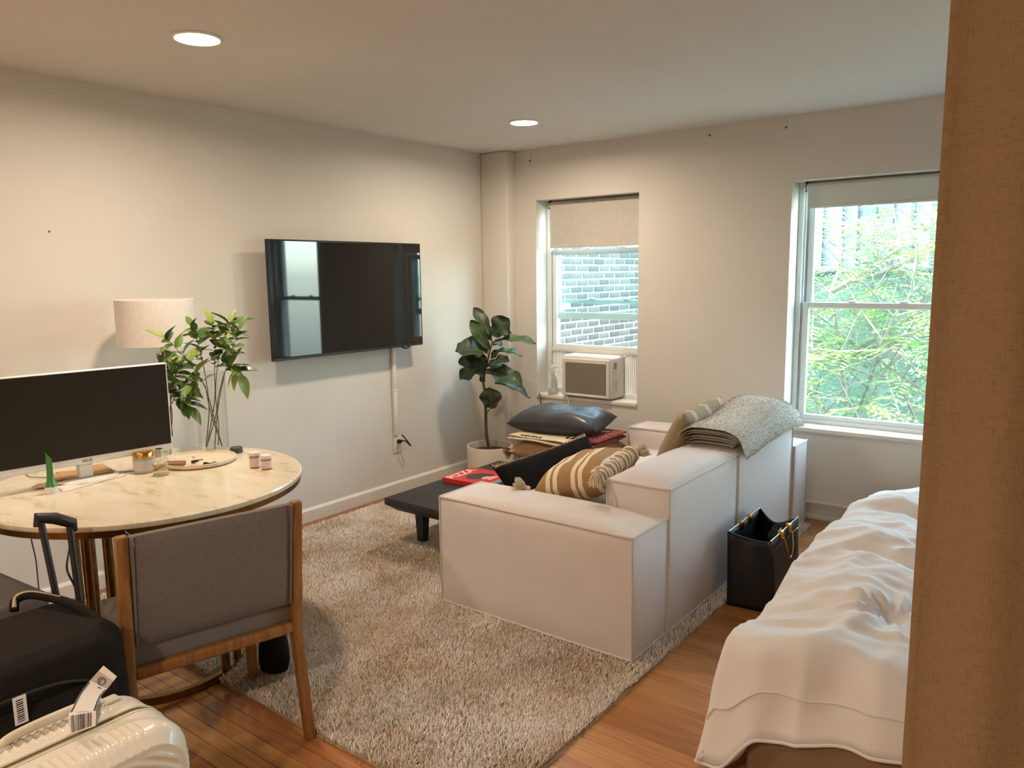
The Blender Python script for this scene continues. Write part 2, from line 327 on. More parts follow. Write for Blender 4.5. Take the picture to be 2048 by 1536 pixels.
# ------------------------------------------------------------------ small marks on the walls
for i, (px, py) in enumerate(((1060, 316), (1420, 264), (1573, 248))):
    p_ = hit(px, py, 'y', 0); t = thing('curtain_bracket', ['small bare wall bracket above the air conditioner window', 'small bare wall bracket high between the two windows', 'small bare wall bracket above the corner of the tree view window'][i], 'wall bracket', p_, group='bare curtain brackets')
    link('plate', MB().box((p_.x-.008, -.004, p_.z-.035), (p_.x+.008, 0, p_.z+.035), .001, 1), M_wall, t)
    link('screw', MB().lathe([(0, 0), (.006, 0), (.005, .005), (0, .006)], 12, M=Matrix.Translation((p_.x, -.004, p_.z-.02)) @ Matrix.Rotation(PI/2, 4, 'X')), M_lead, t)
    link('hook', MB().tube(curve([(p_.x, -.004, p_.z-.028), (p_.x, -.014, p_.z-.034), (p_.x, -.016, p_.z-.026)], 4), .002, 6), M_white, t)
# ------------------------------------------------------------------ outside: brick side wall, yard, tree, building
M_brick = [mat('brick_grey_%d' % i, c, .9, col2=d, scale=14, bump=.25, bscale=40) for i, (c, d) in enumerate((('564c46', '60554f'), ('4a433f', '564e49'), ('60554d', '6a5f57')))]
M_mort = mat('pale_mortar', 'aaa69e', .95, col2='9c9890', scale=9, bump=.3, bscale=60)
bx = -.2
bw = thing('brick_house', 'neighbouring grey brick house wall seen through the air conditioner window', 'building', (bx-.3, 2.5, -3))
wl_ = link('wall', MB().box((bx-.6, .32, -3), (bx-.007, 5.2, 2.7)), M_mort, bw, smooth=False)
bmes = [mesh('brick', MB().box((-.02, 0, 0), (0, .190, .052), .006, 2), m) for m in M_brick]
rr = random.Random(5)
for r in range(24):
    for k in range(12):
        y = .85 + (k + .5*(r % 2))*.209
        if rr.random() < .015: continue
        o = bpy.data.objects.new('brick', bmes[rr.randrange(3)]); C.objects.link(o); o.parent = wl_; o.matrix_parent_inverse = wm(wl_).inverted()
        o.location = (bx+rr.uniform(-.005, .002), y+rr.uniform(-.004, .004), .5+r*.0675+rr.uniform(-.002, .002)); o.rotation_euler = (rr.uniform(-.012, .012), 0, rr.uniform(-.01, .01))
yd = link('yard_ground', MB().box((-12, .35, -3.1), (14, 16, -3)), mat('yard_soil', '6c6f5c', .95, col2='55604a', scale=2)); tag(yd, 'dim ground of the yard below the windows', 'ground'); struct(yd)
# building with pale siding beyond the tree
M_side = mat('pale_siding', '55576a', .7, col2='4e5062', scale=3); M_batten = mat('slate_batten', '1e3038', .7); M_teal = mat('garden_wall', '345048', .9, col2='27413b', scale=2.4, detail=8, bump=.4, bscale=12); M_bluep = mat('blue_panel', '2c5c7c', .6)
sd = thing('siding_house', 'pale sided house with dark battens beyond the tree', 'building', (1.4, 9, -3))
link('wall', MB().box((-3, 8.6, -3), (3.3, 9.4, 3.4)), M_side, sd, smooth=False)
for i in range(16):
    x = -1.2+i*.26+random.uniform(-.05, .05); w = random.choice((.015, .02, .05, .08))
    link('batten', MB().box((x, 8.54, 1.55), (x+w, 8.6, 3.4), .004, 1), M_batten, sd)
link('panel', MB().box((.72, 8.5, 1.6), (.92, 8.6, 3.4), .01, 1), M_bluep, sd)
aw = MB(); aw.prism([(-.1, 0), (.1, 0), (.1, .28), (.06, .36), (0, .4), (-.06, .36), (-.1, .28)], 0, .05, Matrix.Translation((2.02, 8.58, 2.05)) @ Matrix.Rotation(PI/2, 4, 'X'))
link('window', aw, mat('dark_window', '53646c', .2), sd)
ld = thing('fire_ladder', 'thin dark ladder against the siding beyond the tree', 'ladder', (2.3, 8.45, -3))
for x in (2.2, 2.5): link('rail', MB().tube([(x-.05, 8.45, -3), (x+.05, 8.5, 5)], .014, 8), M_batten, ld)
for i in range(8): link('rung', MB().tube([(2.18, 8.47, .9+i*.3), (2.52, 8.47, .9+i*.3)], .01, 8), M_batten, ld)
gw = thing('garden_wall', 'grey green garden wall standing in shade behind the tree', 'wall', (2, 6.5, -3))
link('wall', MB().box((-1.5, 6.4, -3), (6.5, 6.7, 1.45)), M_teal, gw, smooth=False)
link('coping', MB().box((-1.5, 6.34, 1.45), (6.5, 6.76, 1.52), .01), M_batten, gw)
link('pier', MB().box((2.75, 6.2, -3), (3.6, 6.4, 3.6), .01, 1), M_teal, gw)
# tree of feathery compound leaves
M_leafs = [mat('sunlit_leaf_%d' % i, a, .45, col2=b, scale=6, subsurf=0) for i, (a, b) in enumerate((('6c9044', '84a450'), ('557a36', '6e9446'), ('98a850', 'b0b866')))]
for m in M_leafs:
    nt = m.node_tree; b_ = nt.nodes['Principled BSDF']; out = nt.nodes['Material Output']; tr = nt.nodes.new('ShaderNodeBsdfTranslucent'); mx = nt.nodes.new('ShaderNodeMixShader')
    tr.inputs[0].default_value = (.22, .36, .07, 1); mx.inputs[0].default_value = .35; nt.links.new(b_.outputs[0], mx.inputs[1]); nt.links.new(tr.outputs[0], mx.inputs[2]); nt.links.new(mx.outputs[0], out.inputs[0])
M_bark = mat('pale_bark', '8d8474', .85, col2='6d6558', scale=12)
tree = thing('yard_tree', 'sunlit tree with feathery compound leaves outside the window', 'tree', (2.0, 3.6, -3))
rr = random.Random(11); tr = MB(); fol = [MB(), MB(), MB()]
base = Vector((1.9, 3.7, -3)); tips = []
def limb(p, d, L_, r, lev):
    pts = [p]; q = p.copy(); dd = d.normalized()
    for i in range(6):
        dd = (dd + Vector((rr.uniform(-.16, .16) + (.35 if q.x < .7 else 0), rr.uniform(-.16, .16), rr.uniform(-.06, .14)))).normalized(); q = q + dd*L_/6; pts.append(q)
    tr.tube(pts, [r*(1-.11*i) for i in range(7)], 6)
    for i in range(2, 7):
        if lev < 2:
            for k in range(2 if lev else 3):
                a = rr.uniform(0, 2*PI); nd = (dd*.55 + Vector((math.cos(a), math.sin(a)*.7, rr.uniform(-.3, .5)))).normalized()
                limb(pts[i], nd, L_*rr.uniform(.35, .55), r*.45, lev+1)
        else: tips.append((pts[i], dd.copy()))
limb(base, Vector((.02, -.02, 1)), 4.3, .05, 0)
limb(Vector((2.35, 3.0, -3)), Vector((0, 0, 1)), 3.9, .035, 0)
leaf_n = 0
for p_, d in tips:
    for c_ in range(1 if p_.z < .1 else 2):
        if p_.z < -.9 or p_.x < .3 or rr.random() < .42: continue
        a = rr.uniform(0, 2*PI); ax = Vector((math.cos(a), math.sin(a), rr.uniform(-.35, .25))).normalized(); L_ = rr.uniform(.28, .48); side = ax.cross(Vector((0, 0, 1))).normalized()
        f_ = fol[rr.randrange(3)]; n = 9
        for i in range(n):
            t = (i+1)/n; c0 = p_ + ax*L_*t - Vector((0, 0, .13*t*t))
            for s in (-1, 1):
                dv = (side*s + ax*.45 + Vector((0, 0, rr.uniform(-.35, .1)))).normalized(); ln = rr.uniform(.075, .1)*(1.1-.4*abs(t-.5)); wv = ax*.015
                f_.add([c0, c0+dv*ln*.5+wv, c0+dv*ln, c0+dv*ln*.5-wv], [(0, 1, 2, 3)]); leaf_n += 1
link('trunk', tr, M_bark, tree)
for f_, m in zip(fol, M_leafs):
    o = link('foliage', f_, m, tree, smooth=False); o['kind'] = 'stuff'
hed = MB(); hc = random.Random(4)                    # ivy clump on the garden wall
for i in range(1500):
    p_ = Vector((hc.uniform(1.9, 3.6), 6.17-hc.random()*.25, hc.gauss(.6, .45))); d = Vector((hc.uniform(-1, 1), hc.uniform(-.6, 0), hc.uniform(-1, .6))).normalized()*.07; w = d.orthogonal().normalized()*.028
    hed.add([p_, p_+d*.5+w, p_+d, p_+d*.5-w], [(0, 1, 2, 3)])
iv = link('ivy', hed, mat('shaded_ivy', '355a42', .5, col2='486e56', scale=5), None, smooth=False); tag(iv, 'green ivy leaves clinging to the garden wall', 'ivy'); iv['kind'] = 'stuff'
# ------------------------------------------------------------------ rug
RUG = (.125, 2.545, -3.255, -.195)
M_rug = mat('rug_backing', 'b09a7c', .95, col2='a28b6c', scale=5)
M_pile = mat('rug_pile', 'f8efe6', .9, col2='e0ccb4', scale=3.2, detail=7, contrast=(.38, .66), sheen=.3)
def rugedge(x, y): return .014*nz(x, y, 3, 5)
rg = thing('shag_rug', 'cream shag area rug under sofa and coffee table', 'rug', ((RUG[0]+RUG[1])/2, (RUG[2]+RUG[3])/2, 0))
def rugf(u, v):
    x = RUG[0]+u*(RUG[1]-RUG[0]); y = RUG[2]+v*(RUG[3]-RUG[2]); e = min(u, 1-u, v, 1-v)
    if u in (0, 1): x += rugedge(0, y)
    if v in (0, 1): y += rugedge(x, 9)
    return (x, y, .001 + .009*smst(0, .01, e) + .002*nz(x, y, 0, 9))
link('backing', MB().grid(rugf, 90, 110), M_rug, rg)
rs = np.random.default_rng(2); NB = 430000
bx_ = RUG[0]+.004+rs.random(NB)*(RUG[1]-RUG[0]-.008); by_ = RUG[2]+.004+rs.random(NB)*(RUG[3]-RUG[2]-.008)
keep = ~((bx_ > 1.56) & (bx_ < 2.42) & (by_ > -2.2) & (by_ < -.3)); bx_ = bx_[keep]; by_ = by_[keep]; NB = len(bx_)
ang = .9*np.sin(bx_*5.1+1.3*np.sin(by_*4.3))+.8*np.cos(by_*4.7+1.1*np.sin(bx_*6.2)) + rs.normal(0, 1.5, NB)   # pile lies in swirls
ln = rs.uniform(.014, .026, NB); lean = rs.uniform(.3, .95, NB); hx = np.cos(ang)*ln*np.sin(lean); hy = np.sin(ang)*ln*np.sin(lean); hz = ln*np.cos(lean)+.004
wx = -np.sin(ang)*.0018; wy = np.cos(ang)*.0018
V = np.zeros((NB, 5, 3)); z0 = .006
V[:, 0] = np.c_[bx_-wx, by_-wy, np.full(NB, z0)]; V[:, 1] = np.c_[bx_+wx, by_+wy, np.full(NB, z0)]
V[:, 2] = np.c_[bx_+hx*.45+wx, by_+hy*.45+wy, z0+hz*.65]; V[:, 3] = np.c_[bx_+hx*.45-wx, by_+hy*.45-wy, z0+hz*.65]; V[:, 4] = np.c_[bx_+hx, by_+hy, z0+hz]
pm = bpy.data.meshes.new('pile'); pm.vertices.add(NB*5); pm.vertices.foreach_set('co', V.reshape(-1))
idx = (np.arange(NB)*5)[:, None]; quads = (idx+np.array([[0, 1, 2, 3]])); tris = (idx+np.array([[3, 2, 4]]))
loops = np.concatenate([quads, tris], 1).reshape(-1); pm.loops.add(len(loops)); pm.loops.foreach_set('vertex_index', loops)
st = np.stack([np.arange(NB)*7, np.arange(NB)*7+4], 1).reshape(-1); pm.polygons.add(2*NB); pm.polygons.foreach_set('loop_start', st); pm.update(calc_edges=True)
pm.materials.append(M_pile); po = bpy.data.objects.new('pile', pm); C.objects.link(po); po.parent = rg; po.matrix_parent_inverse = wm(rg).inverted(); po['kind'] = 'stuff'
# ------------------------------------------------------------------ sofa
M_sofa = mat('sofa_fabric', 'dad0ca', .85, col2='d4c9c2', scale=3, bump=.08, bscale=260, sheen=.25)
M_pipe = mat('sofa_piping', 'cfc4b8', .8)
def puff(a, b, bulge=(.012, .012, .03), n=14, wr=.003, seed=0):
    mb = MB(); a = Vector(a); b = Vector(b); c = (a+b)/2; h = (b-a)/2
    bm = bmesh.new()
    for ax in range(3):
        for s in (-1, 1):
            i, j = [k for k in range(3) if k != ax]; vs = []
            for p in range(n):
                row = []
                for q in range(n):
                    u = -1+2*p/(n-1); v = -1+2*q/(n-1); co = Vector((0, 0, 0)); co[i] = u*h[i]; co[j] = v*h[j]
                    bl_ = bulge[ax]*((1-u**4)*(1-v**4))**.6 if not (ax == 2 and s < 0) else 0
                    co[ax] = s*(h[ax]+bl_ + wr*nz(co[i]*5+seed, co[j]*5, ax*7+s)*(1-u*u)*(1-v*v))
                    row.append(bm.verts.new(co+c))
                vs.append(row)
            for p in range(n-1):
                for q in range(n-1): bm.faces.new((vs[p][q], vs[p+1][q], vs[p+1][q+1], vs[p][q+1]))
    bmesh.ops.remove_doubles(bm, verts=bm.verts[:], dist=1e-5); bmesh.ops.recalc_face_normals(bm, faces=bm.faces[:])
    return mb.addbm(bm)
def piping(a, b, r=.0055, bottom=True):
    mb = MB(); x0, y0, z0 = a; x1, y1, z1 = b; k = .002
    def e(p, q):
        n = 14; pts = []
        for i in range(n):
            t = i/(n-1); v = Vector(p).lerp(Vector(q), t); w = .0025*math.sin(PI*t)
            pts.append(v + Vector((nz(v.x*4, v.y*4, v.z*4)*w, nz(v.y*4, v.z*4, 5)*w, nz(v.z*4, v.x*4, 2)*w)))
        mb.tube(pts, r, 6)
    for z in ((z1,) if not bottom else (z0, z1)):
        e((x0, y0, z), (x1, y0, z)); e((x1, y0, z), (x1, y1, z)); e((x1, y1, z), (x0, y1, z)); e((x0, y1, z), (x0, y0, z))
    for x in (x0, x1):
        for y in (y0, y1): e((x, y, z0), (x, y, z1))
    return mb
SZ = .024
sofa = thing('modular_sofa', 'low white modular sofa with piped cube arms', 'sofa', (1.97, -1.2, 0))
def module(name, a, b, bulge, seed):
    o = link(name, puff(a, b, bulge, seed=seed), M_sofa, sofa, ang=50); link('piping', piping(a, b), M_pipe, o); return o
module('armrest', (1.497, -2.257, SZ), (2.468, -1.962, .512), (.008, .012, .026), 1)
module('armrest', (1.44, -.397, SZ), (2.49, -.165, .512), (.008, .012, .02), 2)
module('backrest', (2.185, -1.955, SZ), (2.472, -1.222, .628), (.01, .01, .036), 3)
module('backrest', (2.185, -1.214, SZ), (2.476, -.404, .628), (.01, .01, .036), 4)
module('seat', (1.46, -1.955, SZ), (2.18, -1.185, .385), (.008, .008, .03), 5)
module('seat', (1.46, -1.178, SZ), (2.18, -.404, .385), (.008, .008, .03), 6)
# ------------------------------------------------------------------ coffee table
M_blkw = mat('black_stained_wood', '2c2b29', .55, col2='232220', scale=4, stretch=(18, 1, 18), bump=.2, bscale=6)
ct = thing('coffee_table', 'low black wooden coffee table with chamfered top', 'coffee table', (1.08, -1.4, .02))
tx0, tx1, ty_0, ty_1, tz = .765, 1.4, -1.915, -.9, .3
bm = bmesh.new(); bmesh.ops.create_cube(bm, size=1)
for v in bm.verts:
    lo = v.co.z < 0; k = .05 if lo else 0
    v.co = Vector(((tx0+k if v.co.x < 0 else tx1-k), (ty_0+k if v.co.y < 0 else ty_1-k), tz-.075 if lo else tz-.035))
top = MB().addbm(bm).box((tx0, ty_0, tz-.036), (tx1, ty_1, tz), .006, 2)
link('table_top', top, M_blkw, ct)
for lx, ly in ((.87, -1.73), (1.3, -1.73), (.87, -1.08), (1.3, -1.08)):
    link('leg', MB().lathe([(.028, 0), (.03, .002), (.042, .2), (.042, .21)], 4, M=Matrix.Translation((lx, ly, .018)) @ Matrix.Rotation(PI/4, 4, 'Z')), M_blkw, ct, smooth=False)
# red cookbook on the coffee table
M_red = mat('red_cover', 'c8332c', .4, col2='bd2c26', scale=6); M_page = mat('page_block', 'e8e2d8', .8, col2='d6cfc2', scale=3, stretch=(1, 1, 90))
bk = thing('cookbook', 'red hardcover book with white title lettering on the coffee table', 'book', (.96, -1.35, tz), math.radians(3))
link('cover', MB().box((-.15, -.14, .0005), (.15, .14, .004), .001, 1).box((-.15, -.14, .024), (.15, .14, .028), .001, 1).box((-.15, -.143, .0005), (.15, -.138, .028), .001, 1), M_red, bk, world=False)
link('pages', MB().box((-.146, -.137, .004), (.152, .134, .024)), M_page, bk, world=False, smooth=False)
def text(name, s, size, M, m, parent, ext=.0004, world=True):
    c = bpy.data.curves.new(name, 'FONT'); c.body = s; c.size = size; c.extrude = ext; c.align_x = 'CENTER'; c.align_y = 'CENTER'
    tmp = bpy.data.objects.new(name, c); C.objects.link(tmp); me = tmp.to_mesh(); me2 = me.copy(); bpy.data.objects.remove(tmp); me2.transform(M); me2.materials.clear(); me2.materials.append(m)
    o = bpy.data.objects.new(name, me2); C.objects.link(o); o.parent = parent
    if world: o.matrix_parent_inverse = wm(parent).inverted()
    return o
M_ttl = mat('cover_white', 'f0e8de', .5)
text('title', 'PIZZA', .085, Matrix.Translation((-.105, -.02, .0286)) @ Matrix.Rotation(PI/2, 4, 'Z'), M_ttl, bk, world=False)
link('cover_photo', MB().prism([(-.03, -.07), (.0, -.09), (.06, -.06), (.1, .0), (.07, .07), (.0, .06), (-.04, .02), (-.06, -.03)], .028, .0285), mat('cover_dark', '3b2f2c', .5), bk, world=False, smooth=False)
link('cover_hand', MB().prism([(.05, -.03), (.07, -.055), (.1, -.04), (.125, -.05), (.12, -.01), (.13, .03), (.1, .04), (.08, .02), (.055, .01)], .0286, .029), mat('cover_pink', 'd99a8a', .5), bk, world=False, smooth=False)
# ------------------------------------------------------------------ pillows and throws
def pillow(w, h, t, n=22, seed=0, pinch=.14, wr=.01):
    """cushion in its own frame: x width, y height, z thickness"""
    mb = MB()
    def side(s):
        def f(u, v):
            x = 2*u-1; y = 2*v-1
            ex = 1-pinch*.5*(1-x*x)**0*(abs(y)**2)*0
            px = x*w/2*(1-pinch*.35*(1-y*y)**1.0*abs(x)); py = y*h/2*(1-pinch*.35*(1-x*x)*abs(y))
            th = t/2*((1-x**4)*(1-y**4))**.55
            th += wr*nz(x*2.2+seed, y*2.2, s*3)*(1-x**4)*(1-y**4)
            return Vector((px, py, s*th))
        return f
    mb.grid(side(1), n, n); mb.grid(side(-1), n, n); bm = bmesh.new(); 
    me = bpy.data.meshes.new('t'); me.from_pydata(mb.v, [], mb.f); bm.from_mesh(me); bpy.data.meshes.remove(me)
    bmesh.ops.remove_doubles(bm, verts=bm.verts[:], dist=1e-4); bmesh.ops.recalc_face_normals(bm, faces=bm.faces[:])
    return MB().addbm(bm)
def basis(o, xd, nrm):                                # matrix with x along xd, z along nrm
    x = Vector(xd).normalized(); z = Vector(nrm); z = (z-x*z.dot(x)).normalized(); return frame(Vector(o), x, z.cross(x), z)
def tassel(mb, p, d, L_=.05, n=34, r=.02, seed=1):
    rr = random.Random(seed); d = Vector(d).normalized(); a = d.orthogonal().normalized(); b = d.cross(a)
    mb.lathe([(0, -.012), (.009, -.009), (.011, 0), (.008, .01), (0, .012)], 10, M=frame(Vector(p), a, b, d))
    for i in range(n):
        q = rr.uniform(0, 2*PI); k = rr.uniform(.2, 1)*r; e = Vector(p)+d*L_*rr.uniform(.75, 1.05)+(a*math.cos(q)+b*math.sin(q))*k*1.6 - Vector((0, 0, rr.uniform(0, .008)))
        m_ = Vector(p)+d*L_*.4+(a*math.cos(q)+b*math.sin(q))*k
        mb.tube([Vector(p)+d*.006, m_, e], .0022, 4)
    return mb
def stripes(name, base, line, axis, lines, period, soft=.02, rough=.9):
    """woven stripes across one axis of the cushion's own coordinates: lines = [(centre, halfwidth)] inside a period"""
    m = mat(name, base, rough, bump=.15, bscale=220); nt = m.node_tree; N = nt.nodes; L = nt.links; b = N['Principled BSDF']
    tc = N.new('ShaderNodeTexCoord'); sp = N.new('ShaderNodeSeparateXYZ'); L.new(tc.outputs['Object'], sp.inputs[0])
    md = N.new('ShaderNodeMath'); md.operation = 'PINGPONG' if False else 'WRAP'; md.inputs[1].default_value = period; md.inputs[2].default_value = 0; L.new(sp.outputs['XYZ'.index(axis)], md.inputs[0])
    tot = None
    for c_, h_ in lines:
        s_ = N.new('ShaderNodeMath'); s_.operation = 'COMPARE'; s_.inputs[1].default_value = c_; s_.inputs[2].default_value = h_; L.new(md.outputs[0], s_.inputs[0])
        if tot is None: tot = s_
        else:
            a_ = N.new('ShaderNodeMath'); a_.operation = 'MAXIMUM'; L.new(tot.outputs[0], a_.inputs[0]); L.new(s_.outputs[0], a_.inputs[1]); tot = a_
    mx = N.new('ShaderNodeMix'); mx.data_type = 'RGBA'; mx.inputs[6].default_value = (*lin(base), 1); mx.inputs[7].default_value = (*lin(line), 1)
    L.new(tot.outputs[0], mx.inputs[0]); L.new(mx.outputs[2], b.inputs['Base Color']); return m
M_cord = mat('cream_cotton', 'd6c4a6', .9)
def soft(name, w, h, t, M, m, label, seed=0, wr=.01, n=24, pinch=.14):
    th_ = thing(name, label, 'pillow', M.translation); th_.rotation_euler = M.to_euler()
    link('cover', pillow(w, h, t, n, seed, pinch, wr), m, th_, world=False, ang=80); return th_
# black cushion with a beige fringed edge, leaning on the seat
A = Vector((1.37, -1.70, .515)); B = Vector((1.56, -1.13, .60))
xd = (B-A); nrm = Vector((.62, -.55, .62)); Mx = basis((0, 0, 0), xd, nrm); yv = Mx.to_3x3().col[1]; zv = Mx.to_3x3().col[2]
wB = xd.length+.03; hB = .42; cen = (A+B)/2 - yv*hB/2 if yv.z > 0 else (A+B)/2 + yv*hB/2
Mx.translation = cen
bp_ = soft('throw_pillow', wB, hB, .10, Mx, mat('black_linen', '131110', .95, spec=.15, col2='191614', scale=40, bump=.15, bscale=200), 'black square cushion with a beige fringed edge lying on the sofa seat', 2)
fr = MB(); ysg = 1 if yv.z > 0 else -1; rr = random.Random(8)
for i in range(120):
    x = -wB/2+.012+(wB-.024)*i/119; y = ysg*(hB/2-.006-.022*(1-(2*i/119-1)**2)); fr.tube([(x, y, 0), (x+rr.uniform(-.006, .006), y+ysg*rr.uniform(.012, .024), rr.uniform(-.004, .004))], .0028, 4)
fr.tube([(-wB/2+.012+(wB-.024)*i/30, ysg*(hB/2-.004-.022*(1-(2*i/30-1)**2)), -.008) for i in range(31)], .013, 8)
link('fringe', fr, mat('beige_fringe', 'c3a67e', .9, col2='8a6f4c', scale=60), bp_, world=False)
# tan striped lumbar cushion with tassels, tilted from the arm up against the back
M_str = stripes('tan_stripes', 'a17c52', 'e4d2b2', 'X', [(.02, .011), (.055, .011)], .125)
P1 = hit(1052, 978, 'y', -1.93); P3 = Vector((2.05, -1.87, .585)); P4 = Vector((2.10, -1.38, .63))
xd = P3-P1; w_ = xd.length; e2 = P4-P3; nrm = xd.cross(e2); nrm = nrm if nrm.z > 0 else -nrm
Mx = basis((0, 0, 0), xd, nrm); Mx.translation = P1+xd*.5+e2*.5-Vector((0, .02, .015))
sp_ = soft('lumbar_pillow', w_+.03, e2.length+.02, .18, Mx, M_str, 'tan striped lumbar cushion with cream tassels against the sofa back', 5, .016)
for k, (q, dv) in enumerate(((hit(1056, 976, 'y', -2.0), (-.7, -.35, .3)), (hit(1195, 938, 'y', -1.99), (.05, -.15, -1)), (hit(1272, 912, 'y', -1.4), (.55, .3, .5)))):
    link('tassel', tassel(MB(), q, dv, .07, 60, .026, seed=k), M_cord, sp_)
gath = MB(); rr = random.Random(31)
for k in range(6):
    yy = -e2.length/2+.05+k*(e2.length-.1)/5; gath.lathe([(0, -.05), (.03, -.045), (.046, -.02), (.048, .01), (.036, .035), (.012, .046), (0, .047)], 18, M=Matrix.Translation((w_/2-.02+rr.uniform(-.006, .006), yy, .02)) @ Matrix.Rotation(rr.uniform(-.3, .3), 4, 'X') @ Matrix.Rotation(PI/2+rr.uniform(-.3, .3), 4, 'Y') @ Matrix.Diagonal((1, .85, 1, 1)))
link('gathered_end', gath, stripes('gathered_stripes', 'a98a66', 'e6dac4', 'Y', [(.008, .005), (.03, .004)], .045), sp_, world=False, ang=80)
# beige cushion with fine cream stripes behind the throw
M_bst = stripes('beige_stripes', 'a08a6c', 'dccbb0', 'X', [(.03, .005), (.05, .005)], .17)
Mx = basis((2.09, -.96, .60), (0, 1, .05), (-.9, 0, .42)); 
soft('striped_pillow', .5, .46, .14, Mx, M_bst, 'beige cushion with thin cream stripes leaning beside the grey throw', 7)
# grey throw folded over the sofa back
M_throw = mat('grey_fleece', 'b6ad9a', .95, col2='c4bca9', scale=38, detail=6, bump=.5, bscale=70, sheen=.5)
gt = thing('folded_throw', 'grey fleece throw folded over the top of the sofa back', 'throw', (2.33, -.8, .65))
def backtop(x): u = (x-2.3305)/.145; return .628+.034*max(0, 1-u**4)
def throw_layer(x0, x1, y0, y1, lo, th, puffy, seed):
    def f(u, v):
        y = y0+(y1-y0)*u; q = v*2*PI; a = math.cos(q); b = math.sin(q)
        hw = (x1-x0)/2; xm = (x0+x1)/2 + .012*nz(y, seed, 0, 3); x = xm + hw*(abs(a)**.6)*(1 if a > 0 else -1)
        e = min(1, min(u, 1-u)*14); t = (th + puffy*math.exp(-((y+.62)/.2)**2) + .006*nz(x*4, y*4, seed))*(.55+.45*e)
        droop = -.10*smst(2.475, 2.53, x) - .06*smst(2.19, 2.14, x)
        zb = backtop(max(2.19, min(2.47, x))) + lo + droop
        return Vector((x, y, zb + .004 + t*.5 + t*.5*(abs(b)**.7)*(1 if b > 0 else -1)))
    return MB().grid(f, 60, 36, wv=True).add([], [])
link('fold', throw_layer(2.2, 2.44, -1.215, -.36, 0, .032, 0, 1), M_throw, gt, ang=70)
link('fold', throw_layer(2.185, 2.455, -1.222, -.36, .03, .032, 0, 2), M_throw, gt, ang=70)
link('cover_fold', throw_layer(2.165, 2.515, -1.23, -.335, .058, .036, .06, 3), M_throw, gt, ang=70)
fz = MB(); rr = random.Random(6); cf = throw_layer(2.165, 2.515, -1.23, -.335, .058, .036, .06, 3)
for f_ in cf.f:
    a_, b_, c_, d_ = [Vector(cf.v[i]) for i in f_]; nn = (b_-a_).cross(d_-a_)
    if nn.length < 1e-9: continue
    nn.normalize(); ctr = (a_+c_)/2; nn = nn if (nn.z > 0 or ctr.z < .62) else -nn
    for k in range(8):
        p_ = a_.lerp(b_, rr.random()).lerp(d_.lerp(c_, rr.random()), rr.random()); d2 = nn*.006+Vector((rr.uniform(-.006, .006), rr.uniform(-.006, .006), rr.uniform(-.003, .003))); w2_ = d2.orthogonal().normalized()*.0011
        fz.add([p_-w2_, p_+w2_, p_+d2], [(0, 1, 2)])
link('nap', fz, M_throw, gt, smooth=False)['kind'] = 'stuff'
# ottoman with a stack of textiles in front of the window
ot = thing('ottoman', 'low white ottoman cube carrying stacked textiles under the window', 'ottoman', (1.13, -.63, .02))
oa, ob_ = (.86, -.875, SZ), (1.415, -.385, .30)
oo = link('cube', puff(oa, ob_, (.006, .006, .02), seed=9), M_sofa, ot, ang=50); link('piping', piping(oa, ob_), M_pipe, oo)
M_tan = mat('tan_canvas', '9d7a52', .8, col2='a8855c', scale=9, bump=.1, bscale=120)
tcM = basis((1.135, -.64, .375), (1, .06, 0), (0, 0, 1))
tc_ = soft('floor_cushion', .6, .52, .165, tcM, M_tan, 'tan canvas cushion with corner tassel at the bottom of the textile stack', 12, .008, pinch=.05); tc_['category'] = 'cushion'
link('tassel', tassel(MB(), (-.3, -.2, .0), (-.7, -.4, -.35), .06, 60, .028, 5), mat('brown_fringe', '8a6f4c', .9), tc_, world=False)
M_crm = mat('cream_wool', 'd8c8ac', .9, col2='cdbb9d', scale=14, bump=.25, bscale=120)
def slab(x0, x1, y0, y1, z, th, wav, seed, n=34):
    def f(u, v):
        x = x0+(x1-x0)*u; q = v*2*PI; a = math.cos(q); b = math.sin(q); y = (y0+y1)/2+(y1-y0)/2*(abs(a)**.5)*(1 if a > 0 else -1)
        e = min(1, min(u, 1-u)*10)**.5; zz = z + wav*nz(x*5, y*5, seed) + th/2 + th/2*(abs(b)**.6)*(1 if b > 0 else -1)*e
        return Vector((x, y, zz))
    return MB().grid(f, n, 28, wv=True)
cb = thing('folded_blanket', 'cream folded blanket with black marks under the leather cushion', 'blanket', (1.1, -.65, .46))
co_ = link('fold', slab(.83, 1.40, -.9, -.42, .447, .022, .01, 1), M_crm, cb, ang=70)
link('fold', slab(.84, 1.40, -.89, -.42, .466, .018, .01, 2), M_crm, cb, ang=70)
for k in range(9):
    x = .93+k*.018+random.uniform(-.004, .004); link('mark', MB().box((x, -.885, .484+random.uniform(0, .003)), (x+.011, -.872+random.uniform(0, .01), .487), .001, 1), M_black, cb)
kl = thing('kilim_throw', 'dark red patterned woven throw folded in the textile stack', 'throw', (1.36, -.55, .44))
M_kil = stripes('kilim_red', '8a3428', '3a2a26', 'Y', [(.02, .006), (.05, .003)], .09)
link('fold', slab(1.2, 1.43, -.82, -.40, .435, .03, .006, 4), M_kil, kl, ang=70); link('fold', slab(1.22, 1.435, -.80, -.40, .468, .022, .006, 6), M_kil, kl, ang=70)
for k in range(4): link('stripe', MB().box((1.225+k*.02, -.812, .478), (1.233+k*.02, -.76, .492), .002, 1), M_crm if k % 2 else M_black, kl)
for k in range(9): link('stitch', MB().box((1.39+k*.0045, -.74+k*.035, .489), (1.397+k*.0045, -.733+k*.035, .493), .001, 1), M_crm, kl)
M_lea = mat('charcoal_leather', '3a3c3e', .52, col2='2e3032', scale=5, bump=.2, bscale=14, coat=.1)
